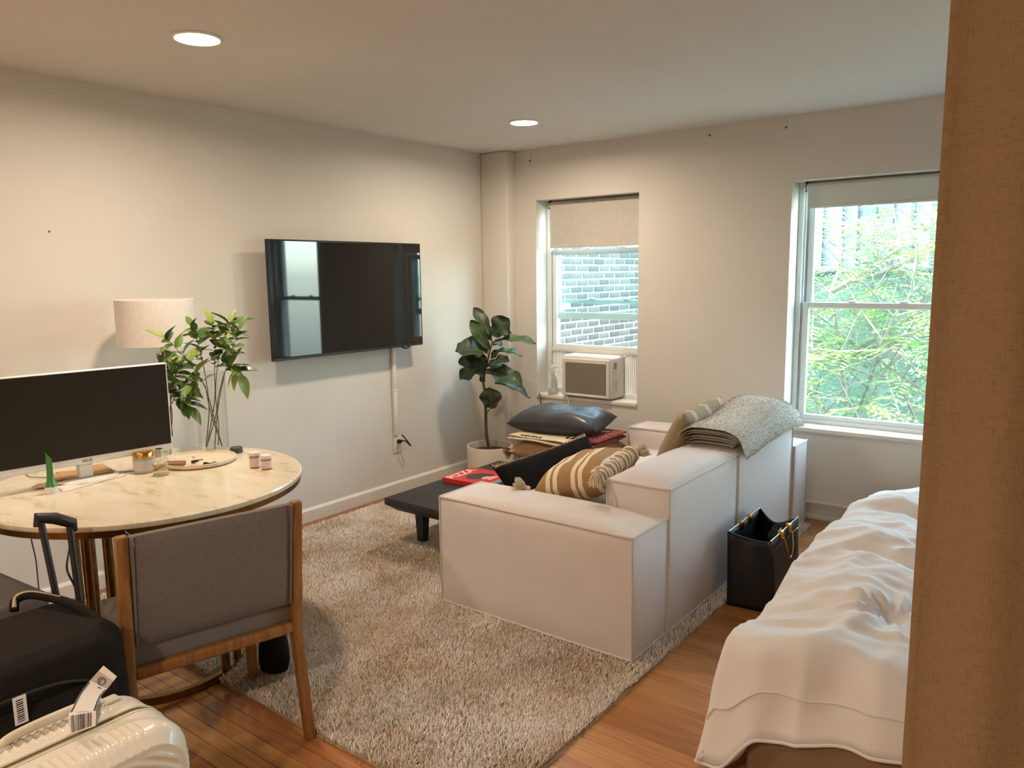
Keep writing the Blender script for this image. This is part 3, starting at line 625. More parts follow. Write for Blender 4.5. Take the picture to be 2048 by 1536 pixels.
soft('leather_pillow', .62, .40, .17, basis((1.06, -.60, .55), (1, .18, 0), (0, -.05, 1)), M_lea, 'charcoal leather cushion lying on top of the textile stack', 21, .022, 30)
# ------------------------------------------------------------------ black tote bag
M_tote = mat('black_bag_leather', '1b1c1d', .42, col2='202123', scale=30, bump=.12, bscale=90, spec=.5)
M_toteE = mat('bag_edge_shine', '2a2c2e', .15, spec=.8)
tb = thing('tote_bag', 'black leather tote bag with gold chain hardware on the floor', 'bag', (2.65, -1.31, 0))
q0 = [Vector((2.555, -1.505, 0)), Vector((2.757, -1.487, 0)), Vector((2.745, -1.10, 0)), Vector((2.548, -1.105, 0))]
q1 = [Vector((2.560, -1.535, .352)), Vector((2.742, -1.525, .340)), Vector((2.735, -1.12, .342)), Vector((2.545, -1.095, .345))]
def wallp(i, j, sag, inn):
    def f(u, v):
        b0 = q0[i].lerp(q0[j], u); t0 = q1[i].lerp(q1[j], u); t0 = t0 - Vector((0, 0, sag*4*u*(1-u))); p = b0.lerp(t0, v)
        c = Vector((2.65, -1.31, p.z)); p = p.lerp(c, inn*4*u*(1-u)*v*v + (0.035 if inn < 0 else 0)); return p
    return f
body = MB()
for i, j, sag, inn in ((0, 1, .02, .16), (1, 2, .0, .02), (2, 3, .035, .25), (3, 0, .0, .02)): body.grid(wallp(i, j, sag, inn), 12, 12)
body.add(q0, [(0, 1, 2, 3)])
bo = link('body', body, M_tote, tb); sdm = bo.modifiers.new('thick', 'SOLIDIFY'); sdm.thickness = .006; sdm.offset = -1
for i, j in ((1, 2), (3, 0)):
    pts = [q1[i].lerp(q1[j], t/8)+Vector((0, 0, .002)) for t in range(9)]; link('edge_piping', MB().tube(pts, .004, 8), M_toteE, tb)
    seam = [p_-Vector((0, 0, .05))+Vector((.003 if i == 1 else -.003, 0, 0)) for p_ in pts]; link('seam', MB().tube(seam, .0018, 6), M_toteE, tb)
for i, j, s in ((1, 2, 1), (3, 0, -1)):
    tp = []
    for t in (.36, .64):
        p_ = q1[i].lerp(q1[j], t); tp.append(p_); link('clasp', MB().box(p_+Vector((-.012, -.014, -.03)), p_+Vector((.012, .014, .012)), .003, 2), M_gold, tb)
    ch = [tp[0]+Vector((s*.014, 0, -.02)), tp[0].lerp(tp[1], .12)+Vector((s*.026, 0, -.08)), tp[0].lerp(tp[1], .5)+Vector((s*.03, 0, -.125)), tp[0].lerp(tp[1], .88)+Vector((s*.026, 0, -.08)), tp[1]+Vector((s*.014, 0, -.02))]
    if s == 1: link('chain', MB().tube(curve(ch, 6), .0045, 8), M_gold, tb)
    else: link('chain', MB().tube(curve([p_+Vector((.012, 0, 0)) for p_ in ch], 6), .0045, 8), M_gold, tb)
ls = thing('sunglasses', 'dark shiny item lying inside the open tote bag', 'glasses', (2.68, -1.25, .3))
link('lens', MB().lathe([(0, -.004), (.03, -.003), (.034, 0), (.03, .003), (0, .004)], 20, M=Matrix.Translation((2.69, -1.3, .29)) @ Matrix.Rotation(1.0, 4, 'X') @ Matrix.Rotation(.4, 4, 'Y')), M_toteE, ls)
link('lens', MB().lathe([(0, -.004), (.03, -.003), (.034, 0), (.03, .003), (0, .004)], 20, M=Matrix.Translation((2.68, -1.22, .295)) @ Matrix.Rotation(1.0, 4, 'X') @ Matrix.Rotation(.4, 4, 'Y')), M_toteE, ls)
link('bridge', MB().tube(curve([(2.69, -1.335, .3), (2.7, -1.26, .318), (2.68, -1.185, .305)]), .003, 8), M_toteE, ls)
# ------------------------------------------------------------------ bed
M_cot = mat('white_duvet_cotton', 'e6e0da', .8, col2='e0d9d2', scale=2, bump=.06, bscale=300, sheen=.1)
bd = thing('bed', 'low bed with beige upholstered base beneath the white duvet', 'bed', (3.9, -1.4, 0))
link('base', MB().box((3.05, -2.62, .0), (4.95, -.3, .2), .012, 3), mat('beige_upholstery', '8d7455', .85, bump=.1, bscale=200), bd)
link('mattress', MB().box((3.08, -2.54, .2), (4.95, -.32, .31), .04, 4), M_cot, bd)
dv = thing('duvet', 'rumpled white duvet hanging over the side of the bed', 'duvet', (3.8, -1.5, .3))
X0, Y0, Y1 = 2.93, -2.655, -.22
def duvetf(u, v):
    """u: across from the floor on the sofa side over the top; v: foot to head"""
    y = Y0+(Y1-Y0)*v; foot = 1-smst(0, .10, v)
    s = u*1.75                                        # arc length over the cross-section
    side = .30                                        # drop on the sofa side
    hem = .06 + .10*smst(.12, .3, v)+.03*nz(y, 3, 0, 4)
    bul = .03*math.sin(y*5)+.04*nz(y, 7, 0, 2.1)
    top = .43 + .04*nz(y, 1, 0, 1.7) - .10*smst(.86, 1, v) + .05*math.exp(-((v-.45)/.2)**2)
    if s < side:
        t = s/side; z = hem + (top-.06-hem)*t; x = X0 + bul*(1-t)*.4 - .05*math.sin(PI*t)*(.6+.8*nz(y, 2, 1, 3)) + .02*t
    else:
        t = (s-side); x = X0+.02+t; z = top-.06 + .06*math.sin(min(1, t/.22)*PI/2) 
    # wrinkles: puffy rolls between creases, and folds pulled towards two tufts
    rid = lambda a_, b_, c_, q: 1-abs(nz(a_, b_, c_, q))*2
    w1 = .06*(rid(x*.8+.5*y, y*.9, 0, 2.0)-.5) * (.5+.5*smst(2.95, 3.2, x))
    w2 = .022*nz(x, y, 2, 3.2)+.022*(rid(x+.3*y, y-.5*x, 9, 4.5)-.5)+.008*(rid(x*.6, y*1.6, 3, 9)-.5)+.005*nz(x*1.0, y*2.0, 5, 14)
    cr = 0
    for tx, ty, ta, tk in ((3.36, -2.22, .055, 9), (3.42, -1.62, .04, 8), (3.5, -.95, .04, 7)):
        rx, ry = x-tx, y-ty; rd = math.hypot(rx, ry); th_ = math.atan2(ry, rx)
        cr += -ta*math.exp(-(rd/.07)**2) + .026*(1-abs(math.sin(.5*tk*th_+1.5*nz(x, y, 1, 4)))**.6*1.6)*math.exp(-rd/.19)*min(1, rd/.06)
    cr += -.04*math.exp(-((y+1.78+.35*(x-3.2))/.035)**2)*smst(3.0, 3.2, x)
    cr += -.045*math.exp(-((y+1.18+.2*(x-3.2))/.04)**2)*smst(2.97, 3.12, x)
    cr += -.035*math.exp(-((y+.75-.1*(x-3.2))/.035)**2)*smst(2.97, 3.12, x)
    k = smst(.1, .3, s)
    z += (w1+w2*1.0+cr)*(.25+.75*k); x += (1-k)*(w2*.9+w1*.6)
    if foot > 0:                                      # the foot end hangs down over the base
        hz = .145+.085*smst(3.0, 3.5, x)+.012*nz(x, 1, 0, 9)
        bl_ = smst(2.97, 3.10, x); lowz = hz*bl_ + .02*(1-bl_); y -= .03*(rid(x, 0, 2, 5)-.5)*foot*smst(0, .5, foot)
        z = z*(1-foot) + (lowz+ (z-lowz)*(1-foot)**.5)*foot if z > lowz else z
        y = y - .03*math.sin(PI*min(1, foot)) + .02*nz(x, z, 3, 8)*foot
    return Vector((x, y, max(.006, z)))
do = link('cover', MB().grid(duvetf, 150, 190), M_cot, dv, ang=80)
so = do.modifiers.new('thick', 'SOLIDIFY'); so.thickness = .02; so.offset = -1
hm = [duvetf(u, 0.0)+Vector((0, -.004, 0)) for u in [i/120 for i in range(0, 110)]]
link('hem', MB().tube(hm, .005, 6), M_cot, dv)
link('seam', MB().tube([duvetf(i/120, .022)+Vector((0, -.003, .002)) for i in range(14, 100)], .0028, 6), M_cot, dv)
# ------------------------------------------------------------------ linen curtain beside the camera
m = mat('brown_linen', '6b4527', .9, col2='7d5530', scale=2.2, detail=2, bump=.0); M_cur = m
nt = m.node_tree; N = nt.nodes; L = nt.links; b = N['Principled BSDF']; tcn = N.new('ShaderNodeTexCoord')
hts = []
for sc in ((1400, 1400, 110), (110, 110, 1400)):
    mp = N.new('ShaderNodeMapping'); mp.inputs['Scale'].default_value = sc; L.new(tcn.outputs['Object'], mp.inputs[0]); n = N.new('ShaderNodeTexNoise'); n.inputs['Scale'].default_value = 1; n.inputs['Detail'].default_value = 2; L.new(mp.outputs[0], n.inputs[0]); hts.append(n)
ad = N.new('ShaderNodeMath'); ad.operation = 'ADD'; L.new(hts[0].outputs[0], ad.inputs[0]); L.new(hts[1].outputs[0], ad.inputs[1])
bp = N.new('ShaderNodeBump'); bp.inputs['Strength'].default_value = .5; bp.inputs['Distance'].default_value = .0012; L.new(ad.outputs[0], bp.inputs['Height']); L.new(bp.outputs[0], b.inputs['Normal'])
rm = N.new('ShaderNodeValToRGB'); L.new(ad.outputs[0], rm.inputs[0]); rm.color_ramp.elements[0].position = .7; rm.color_ramp.elements[1].position = 1.35
rm.color_ramp.elements[0].color = (*lin('7f6444'), 1); rm.color_ramp.elements[1].color = (*lin('977c58'), 1); L.new(rm.outputs[0], b.inputs['Base Color'])
tr_ = N.new('ShaderNodeBsdfTranslucent'); tr_.inputs[0].default_value = (*lin('a97c4c'), 1); mx = N.new('ShaderNodeMixShader'); mx.inputs[0].default_value = .3
L.new(b.outputs[0], mx.inputs[1]); L.new(tr_.outputs[0], mx.inputs[2]); L.new(mx.outputs[0], N['Material Output'].inputs[0])
cu = thing('linen_curtain', 'brown linen curtain hanging in the foreground before the bed', 'curtain', (3.95, -4.0, 0))
def curf(u, v):
    x = 3.678+u*.75; ph = (u*.75+.008)*2*PI/.085; amp = .007+.02*smst(.12, .4, u)
    return Vector((x, -4.0+amp*math.sin(ph)-.0*u, .01+2.34*v))
co2 = link('cloth', MB().grid(curf, 130, 24), M_cur, cu, ang=80); sm = co2.modifiers.new('thick', 'SOLIDIFY'); sm.thickness = .0015
link('track', MB().box((3.6, -4.02, 2.36), (5.0, -3.98, 2.394), .004, 1), M_trim, cu)
# ------------------------------------------------------------------ marble dining table
TZ = .745; TC = Vector((.965, -3.298, 0)); TR = .562
m = mat('cream_marble', 'd6c4a4', .22, col2='cdb894', scale=3, detail=6, coat=.3); M_marb = m
nt = m.node_tree; N = nt.nodes; L = nt.links; b = N['Principled BSDF']; tcn = N.new('ShaderNodeTexCoord'); mp = N.new('ShaderNodeMapping'); mp.inputs['Scale'].default_value = (4, 11, 4); mp.inputs['Rotation'].default_value = (0, 0, .9)
L.new(tcn.outputs['Object'], mp.inputs[0]); n = N.new('ShaderNodeTexNoise'); n.inputs['Scale'].default_value = 1.6; n.inputs['Detail'].default_value = 9; n.inputs['Roughness'].default_value = .62; L.new(mp.outputs[0], n.inputs[0])
r = N.new('ShaderNodeValToRGB'); L.new(n.outputs[0], r.inputs[0]); e = r.color_ramp.elements; e[0].position = .3; e[0].color = (*lin('c0aa88'), 1); e[1].position = .44; e[1].color = (*lin('dccdb2'), 1); k = e.new(.7); k.color = (*lin('e4d8c2'), 1); L.new(r.outputs[0], b.inputs['Base Color'])
tab = thing('dining_table', 'round marble topped table with brass rim and ring base', 'table', (TC.x, TC.y, 0))
link('marble_top', MB().lathe([(0, -.02), (TR-.004, -.02), (TR, -.014), (TR, -.003), (TR-.004, 0), (0, 0)], 96, (TC.x, TC.y, TZ)), M_marb, tab)
link('brass_rim', MB().lathe([(0, -.045), (TR-.014, -.045), (TR-.006, -.04), (TR-.004, -.0205), (0, -.0205)], 96, (TC.x, TC.y, TZ)), M_brass, tab)
RR = .30; RC = Vector((TC.x+.005, TC.y-.01, 0))
link('base_ring', MB().lathe([(RR-.012, .004), (RR+.012, .004), (RR+.012, .03), (RR-.012, .03), (RR-.012, .004)], 80, RC, cap=False), M_brass, tab)
for a in (200, 216, 20, 36, 110, 126, 290, 306):
    q = math.radians(a); p_ = RC+Vector((math.cos(q)*RR, math.sin(q)*RR, 0)); link('leg', MB().tube([p_+Vector((0, 0, .03)), p_+Vector((0, 0, TZ-.045))], .016, 16), M_brass, tab)
# ------------------------------------------------------------------ dining chairs
M_wal = mat('walnut_wood', '9c6c3a', .45, col2='85582c', scale=5, stretch=(14, 14, 1.2), bump=.05)
M_cfab = mat('grey_brown_weave', '7c726a', .9, col2='71675f', scale=90, bump=.3, bscale=320, stretch=(3, 3, 1))
def chair(loc, rz, label):
    t = thing('dining_chair', label, 'chair', loc, rz, 'upholstered dining chairs')
    for s in (-1, 1):
        x0 = s*.252; w = .032
        prof = [(-.262, 0), (-.232, 0), (-.158, .345), (-.160, .40), (-.212, .795), (-.222, .80), (-.246, .80), (-.25, .79), (-.205, .40), (-.20, .355)]
        link('rear_leg', MB().prism(prof, -w/2, w/2, Matrix.Translation((x0, 0, 0)) @ Matrix(((0, 0, 1, 0), (1, 0, 0, 0), (0, 1, 0, 0), (0, 0, 0, 1))), .005), M_wal, t, world=False)
        fp = [(.205, 0), (.235, 0), (.245, .38), (.19, .38)]
        link('front_leg', MB().prism(fp, -.015, .015, Matrix.Translation((s*.236, 0, 0)) @ Matrix(((0, 0, 1, 0), (1, 0, 0, 0), (0, 1, 0, 0), (0, 0, 0, 1))), .003), M_wal, t, world=False)
        link('side_rail', MB().box((s*.236-.013, -.17, .345), (s*.236+.013, .2, .385), .004), M_wal, t, world=False)
    link('rear_rail', MB().box((-.24, -.2, .35), (.24, -.165, .388), .01, 3), M_wal, t, world=False)
    link('front_rail', MB().box((-.225, .195, .345), (.225, .22, .385), .004), M_wal, t, world=False)
    link('seat', puff((-.24, -.172, .382), (.24, .25, .448), (.004, .006, .012), 12), M_cfab, t, world=False, ang=50)
    def bkf(s):
        def f(u, v):
            x = -.234+.468*u; z = .452+.343*v; y0 = -.183 - .052*v; return Vector((x, y0 + s*(.012+.016*((1-(2*u-1)**6)*(1-(2*v-1)**6))**.5), z))
        return f
    bm = bmesh.new(); mbk = MB().grid(bkf(1), 18, 18).grid(bkf(-1), 18, 18)
    ring = lambda f: [f(i/17, 0) for i in range(18)]+[f(1, i/17) for i in range(1, 18)]+[f(1-i/17, 1) for i in range(1, 18)]+[f(0, 1-i/17) for i in range(1, 17)]
    ra, rb = ring(bkf(1)), ring(bkf(-1)); n = len(ra); mbk.add(ra+rb, [(i, (i+1) % n, n+(i+1) % n, n+i) for i in range(n)])
    bko = link('backrest', mbk, M_cfab, t, world=False, ang=60)
    for s in (-1, 1): link('piping', MB().tube([(s*.229, -.205-.052*j/8, .46+.335*j/8) for j in range(9)], .004, 6), M_cfab, bko, world=False)
    return t
ca = math.radians(75.9); ff = Vector((-math.sin(ca), math.cos(ca), 0)); mid = Vector((1.76, -3.515, 0)); c1 = chair(mid+ff*.235, ca, 'walnut framed dining chair with grey backrest pulled up to the marble table')
tt = MB().tube([(-.226, -.22, .795), (-.236, -.232, .806), (-.24, -.24, .812)], .0012, 5).tube([(-.226, -.225, .795), (-.225, -.245, .785), (-.223, -.249, .77)], .0012, 5)
link('loose_thread', tt, M_cord, c1, world=False)
chair((.80, -3.97, 0), math.radians(4), 'grey seated dining chair standing behind the black suitcase')
# ------------------------------------------------------------------ monitor
mo = thing('monitor', 'wide white bezel computer monitor with dark screen on the marble table', 'monitor', (.80, -3.44, TZ))
mr = Vector((.840, -3.125, 0)); ml = Vector((.775, -3.765, 0)); mxd = (mr-ml).normalized(); mn = Vector((mxd.y, -mxd.x, 0)); mn = mn if mn.x > 0 else -mn
zb, zt = .813, 1.166; mw = (mr-ml).length
MM = frame(Vector((ml.x, ml.y, 0)), mxd, Vector((0, 0, 1)), mn)
def mbx(x0, x1, z0, z1, d0, d1, bev=.002): return MB().box((x0, z0, d0), (x1, z1, d1), bev, 1, MM)
link('casing', mbx(0, mw, zb, zt, -.02, 0, .004), M_white, mo)
link('screen', mbx(.006, mw-.006, zb+.026, zt-.006, -.001, .0012, 0), mat('monitor_screen', '2a251f', .3, spec=.25), mo, smooth=False)
link('neck', mbx(mw/2-.025, mw/2+.025, TZ+.012, zb+.08, -.055, -.02, .004), M_white, mo)
link('stand_base', MB().lathe([(0, 0), (.11, 0), (.112, .004), (.108, .01), (.0, .012)], 48, (.765, -3.43, TZ), sx=.85), M_white, mo)
lg = MM @ Matrix.Translation((mw/2, zb+.013, .0005)); text('brand_mark', 'ASUS', .016, lg, M_lead, mo)
# ------------------------------------------------------------------ floor lamp behind the table
lc = Vector((.30, -2.868, 0))
la = thing('floor_lamp', 'floor lamp with white drum shade behind the monitor', 'lamp', lc)
link('shade', MB().lathe([(.168, 1.195), (.170, 1.193), (.170, 1.402), (.168, 1.404), (.166, 1.402), (.166, 1.195), (.168, 1.195)], 64, lc, cap=False), mat('lamp_linen', 'e6ded6', .85, col2='e0d7ce', scale=60, bump=.1, bscale=300), la)
link('pole', MB().tube([lc+Vector((.012, .016, .02)), lc+Vector((.012, .016, 1.39))], .008, 12), M_brass, la)
link('base', MB().lathe([(0, 0), (.13, 0), (.132, .012), (.1, .02), (0, .022)], 40, lc), M_brass, la)
link('spider', MB().tube([lc+Vector((-.166, 0, 1.385)), lc+Vector((.166, 0, 1.385))], .003, 6).tube([lc+Vector((0, -.166, 1.385)), lc+Vector((0, .166, 1.385))], .003, 6), M_brass, la)
# ------------------------------------------------------------------ vases and leafy branches
vc = Vector((.745, -2.885, TZ+.001))
def vase(c, r, h, label):
    t = thing('glass_vase', label, 'vase', c, group=None)
    link('glass', MB().lathe([(0, 0), (r, 0), (r, h), (r-.004, h), (r-.004, .012), (0, .012)], 48, c), M_glass, t)
    link('rim', MB().lathe([(r-.005, h-.001), (r-.002, h+.0025), (r+.001, h-.001), (r-.005, h-.001)], 48, c, cap=False), M_glass, t); return t
vase(vc, .063, .345, 'tall clear cylinder vase holding leafy branches on the marble table')
vc2 = Vector((.60, -3.06, TZ+.001)); vase(vc2, .055, .24, 'clear glass vase partly hidden behind the monitor edge')
M_lf = [mat('branch_leaf_%d' % i, a, .38, col2=b_, scale=18, coat=.15) for i, (a, b_) in enumerate((('5d7a35', '6f8c40'), ('47672e', '557536'), ('8a9a48', '74883c'), ('3c5626', '4a6630')))]
M_tw = mat('green_twig', '5b5638', .7)
def leafmesh(L_, W_, fold, curl, m, name='leaf', n=9, wave=0):
    def f(u, v):
        y = u*L_; w = W_*math.sin(PI*(u**.8))**.85*(1-.15*u)+.0006; s = 2*v-1
        return Vector((s*w, y, -abs(s)*fold*w*-1 - curl*u*u*L_ + wave*math.sin(u*17+s*2)*abs(s)*W_))
    return mesh(name, MB().grid(f, n, 5), m)
LM = [leafmesh(.078, .0185, .35, .25, M_lf[i % 4]) for i in range(4)] + [leafmesh(.085, .021, .2, .5, M_lf[i]) for i in range(4)] + [leafmesh(.066, .018, .45, .1, M_lf[i]) for i in range(3)]
ZO = lambda X, Y: (300+X/4.955, 620+Y/4.955)
def branch(pts, D, label, seed, leaves=10, start=.45, big=1, dd=0):
    rr = random.Random(seed); n = len(pts); P = []
    for i, (X, Y) in enumerate(pts):
        px, py = ZO(X, Y); P.append(dep(px, py, D + dd*max(0, (i-1))/n))
    return P
def make_branch(P, label, seed, leaves, start, grp, size=1.0):
    rr = random.Random(seed); cv = curve(P, 10); t = thing('leafy_branch', label, 'branch', P[0], group=grp)
    k = len(cv); link('stem', MB().tube(cv, [.0024*(1-.55*i/k) for i in range(k)], 7), M_tw, t)
    s0 = int(k*start)
    for j in range(leaves):
        i = min(k-1, s0+int((k-1-s0)*(j+1)/leaves)); p_ = cv[i]; d = (cv[min(i+1, k-1)]-cv[max(0, i-2)]).normalized()
        sd = d.orthogonal().normalized(); sd.rotate(Matrix.Rotation(j*2.4+rr.uniform(-.5, .5), 3, d)); y = (d*rr.uniform(.3, .8)+sd*1.0+Vector((0, 0, rr.uniform(-.25, .35)))).normalized()
        if j == leaves-1: y = d
        up = Vector((rr.uniform(-.4, .6), rr.uniform(-.6, .2), 1)); z = (up-y*up.dot(y)).normalized(); x = y.cross(z); s = size*rr.uniform(.8, 1.2)
        M_ = frame(p_, x*s, y*s, z*s); inst('leaf', LM[rr.randrange(len(LM))], M_, t)
D0 = 3.385
BR = [([(715, 1345), (640, 1090), (560, 800), (470, 640), (380, 510), (300, 430), (215, 330), (150, 285)], -.08, 'leafy branch reaching out over the monitor corner', 11, .42),
      ([(640, 1380), (665, 1050), (705, 790), (780, 480), (840, 320), (890, 190)], .02, 'tall leafy branch leaning away from the monitor in the cylinder vase', 11, .5),
      ([(565, 1350), (640, 900), (640, 600), (645, 300), (610, 130)], -.04, 'upright leafy branch in the middle of the cylinder vase', 13, .5),
      ([(555, 1350), (585, 1000), (560, 720), (505, 450), (455, 260), (410, 160)], .05, 'leafy branch with a curled top leaf in the cylinder vase', 12, .5),
      ([(675, 1340), (680, 1150), (650, 800), (690, 430), (770, 200), (800, 120)], .06, 'leafy branch with broad pale top leaves in the cylinder vase', 13, .5),
      ([(715, 1350), (620, 1080), (575, 900), (540, 740), (450, 700), (390, 760)], -.1, 'short leafy branch drooping at the vase mouth', 9, .62),
      ([(560, 1360), (650, 1050), (685, 830), (745, 610), (820, 560), (880, 640)], .0, 'short leafy branch arching over the vase rim', 9, .62)]
for i, (pts, dd, lb, nl, stt) in enumerate(BR):
    P = [dep(*ZO(X, Y), D0+(dd*j/len(pts) if j else (random.uniform(-.02, .02)))) for j, (X, Y) in enumerate(pts)]
    make_branch(P, lb, 40+i, nl+3, stt, 'branches in the cylinder vase', 1.05)
D1 = 3.50
for i, pts in enumerate(([(235, 1250), (225, 1000), (230, 850), (250, 700), (300, 600), (330, 540)], [(225, 1250), (240, 1050), (220, 880), (225, 720), (190, 600)], [(245, 1250), (215, 1000), (260, 880), (330, 760), (430, 720)], [(230, 1250), (215, 1000), (250, 900), (330, 890), (400, 960)])):
    P = [dep(*ZO(X-20, Y), D1) for X, Y in pts]
    make_branch(P, ['dark leafy branch rising behind the monitor edge', 'dark leafy branch half hidden by the monitor', 'dark leafy branch spreading from the hidden vase toward the cylinder vase', 'dark leafy branch drooping below the others beside the monitor'][i], 70+i, 12, .5, 'branches behind the monitor', 1.1)
# ------------------------------------------------------------------ things on the marble table
def onT(px, py): p_ = hit(px, py, 'z', TZ); p_.z = TZ+.0006; return p_
M_wax = mat('candle_label', 'c9c4ba', .5, col2='bdb7ab', scale=8); M_amb = mat('amber_plastic', 'd98a4e', .3, trans=.35); M_rxl = mat('prescription_label', 'e6d9d2', .7)
p_ = onT(289, 944); t = thing('candle_jar', 'glass candle jar with shiny gold lid beside the perfume bottle', 'jar', p_)
link('jar', MB().lathe([(0, 0), (.035, 0), (.038, .004), (.038, .058), (.035, .062), (0, .062)], 40, p_), mat('jar_glass', 'aba59a', .15, spec=.6), t)
link('label', MB().lathe([(.0384, .012), (.0388, .012), (.0388, .05), (.0384, .05), (.0384, .012)], 40, p_, cap=False), M_wax, t)
link('lid', MB().lathe([(0, .062), (.039, .062), (.039, .08), (.037, .083), (0, .083)], 40, p_), M_gold, t)
p_ = onT(322, 950); t = thing('perfume_bottle', 'clear perfume bottle with amber liquid and silver cap', 'bottle', p_)
link('glass', MB().lathe([(0, 0), (.03, 0), (.032, .004), (.032, .058), (.026, .066), (.012, .07), (.012, .074), (0, .074)], 36, p_), M_glass, t)
link('liquid', MB().lathe([(0, .005), (.028, .005), (.028, .048), (0, .048)], 32, p_), mat('amber_liquid', 'efe2bc', .05, trans=.95, ior=1.3), t)
link('cap', MB().lathe([(0, .072), (.0135, .072), (.0135, .104), (0, .104)], 28, p_), mat('silver_cap', 'b9b2a6', .25, 1), t)
for px, py, h_, lb in ((307, 933, .07, 'small clear glass bottle standing behind the perfume bottle'), (341, 926, .075, 'small clear glass bottle with dark neck beside the tray')):
    p_ = onT(px, py); t = thing('glass_bottle', lb, 'bottle', p_)
    link('glass', MB().lathe([(0, 0), (.019, 0), (.02, .003), (.02, h_-.02), (.014, h_-.01), (0, h_-.01)], 28, p_), M_glass, t)
    link('cap', MB().lathe([(0, h_-.011), (.012, h_-.011), (.012, h_), (0, h_)], 24, p_), mat('dull_cap', '4c5a50', .3, .4), t)
# tray and what lies in it
trc = onT(397, 924); TRR = .148
t = thing('round_tray', 'round cream tray holding small trinkets', 'tray', trc)
link('dish', MB().lathe([(0, 0), (TRR-.012, 0), (TRR-.002, .006), (TRR, .018), (TRR-.004, .0185), (TRR-.008, .009), (TRR-.016, .006), (0, .0055)], 72, trc), mat('cream_ceramic', 'd8cbb2', .45), t)
zt_ = TZ+.0062
def inT(px, py): q = hit(px, py, 'z', zt_+.003); q.z = zt_+.0004; return q
q = inT(350, 931); Mq = Matrix.Translation(q) @ Matrix.Rotation(.75, 4, 'Z')
t = thing('brown_box', 'small flat brown box lying in the tray', 'box', q); link('lid', MB().box((-.036, -.025, .004), (.036, .025, .017), .002, 1, Mq), mat('brown_card', '8a6048', .6), t); link('base', MB().box((-.035, -.024, 0), (.035, .024, .005), .001, 1, Mq), mat('brown_card_dark', '6b4632', .6), t)
q = inT(390, 931); Mq = Matrix.Translation(q) @ Matrix.Rotation(.65, 4, 'Z') @ Matrix.Scale(.8, 4)
tag(link('orange_card', MB().prism([(-.04, -.02), (.034, -.022), (.04, .004), (.03, .02), (-.036, .018)], 0, .003, Mq, .0005), mat('orange_card', 'e8935a', .5, col2='d9705c', scale=18)), 'small orange card lying in the tray', 'card')
rr = random.Random(9); names = ['thin dark necklace curled in the tray', 'dark hair pins scattered in the tray', 'tangled dark bracelet near the tray rim']
for k, (px, py) in enumerate(((395, 922), (420, 926), (436, 927))):
    q = inT(px, py); pts = [q+Vector((rr.uniform(-.03, .03), rr.uniform(-.03, .03), .002+rr.uniform(0, .004))) for _ in range(7)]
    t = thing('trinket', names[k], 'jewelry', q); link('strand', MB().tube(curve(pts, 6), .0018, 6), M_dark, t)
    c = pts[3]; link('clasp', MB().lathe([(0, 0), (.004, 0), (.005, .003), (.003, .005), (0, .005)], 10, Vector((c.x, c.y, zt_))), M_dark, t)
q = inT(388, 921); t = thing('crystal_stopper', 'tiny clear glass stopper standing in the tray', 'stopper', q); link('foot', MB().lathe([(0, 0), (.008, 0), (.006, .006), (.003, .012), (0, .012)], 20, q), M_glass, t); link('ball', MB().lathe([(0, .011), (.006, .014), (.008, .02), (.006, .026), (0, .028)], 20, q), mat('pearl', 'e6ddcb', .15), t)
p_ = onT(473, 905); t = thing('green_lid', 'dark green round screw lid lying behind the tray', 'lid', p_)
link('cap', MB().lathe([(0, 0), (.026, 0), (.0265, .003), (.0265, .022), (.024, .024), (0, .024)], 36, p_), mat('dark_green_plastic', '3d473c', .5), t); link('rim', MB().lathe([(.0265, .002), (.0275, .003), (.0275, .006), (.0265, .007)], 36, p_, cap=False), mat('green_rim', '363f35', .5), t)
for k, (px, py, lb) in enumerate(((510, 935, 'taller amber prescription bottle with white cap on the table edge'), (533, 938, 'shorter amber prescription bottle with white cap on the table edge'))):
    p_ = onT(px, py); h_ = .062 if k == 0 else .056; t = thing('pill_bottle', lb, 'pill bottle', p_)
    link('body', MB().lathe([(0, 0), (.0185, 0), (.0195, .002), (.0195, h_-.012), (.0, h_-.012)], 32, p_), M_amb, t)
    lb_ = link('label', MB().lathe([(.0197, .006), (.0201, .006), (.0201, h_-.02), (.0197, h_-.02), (.0197, .006)], 32, p_, cap=False), M_rxl, t)
    for j in range(6): link('print_line', MB().lathe([(.0202, .010+j*.006), (.0204, .010+j*.006), (.0204, .0118+j*.006), (.0202, .0118+j*.006), (.0202, .010+j*.006)], 32, p_, cap=False), mat('faded_print', 'b98f83', .7) if j == 0 else bpy.data.materials['faded_print'], lb_)
    link('cap', MB().lathe([(0, h_-.012), (.0205, h_-.012), (.0205, h_), (.019, h_+.001), (0, h_+.001)], 32, p_), M_white, t)
# green tube with white cap, napkins and envelope
p_ = onT(104, 986); t = thing('squeeze_tube', 'green squeeze tube standing on its white cap', 'tube', p_)
link('cap', MB().lathe([(0, 0), (.0215, 0), (.021, .024), (0, .024)], 28, p_), M_white, t)
tb_ = MB().grid(lambda u, v: p_ + Vector((.796, .605, 0))*(math.cos(v*2*PI)*(.0195*(1-u)**5+.0112*(1-(1-u)**5))) + Vector((-.605, .796, 0))*(math.sin(v*2*PI)*(.0195*(1-u)**5+.0112*(1-(1-u)**5)*(1-.9*u))) + Vector((0, 0, .024+.112*u-.012*u*math.cos(v*2*PI))), 16, 24, wv=True)
link('tube_body', tb_, mat('green_gloss', '3f7a34', .25, coat=.4), t)
M_pap = mat('cream_paper', 'dcc9a8', .85, col2='d2bd98', scale=8); M_pap2 = mat('tan_paper', 'c79f72', .85, col2='b98f62', scale=9)
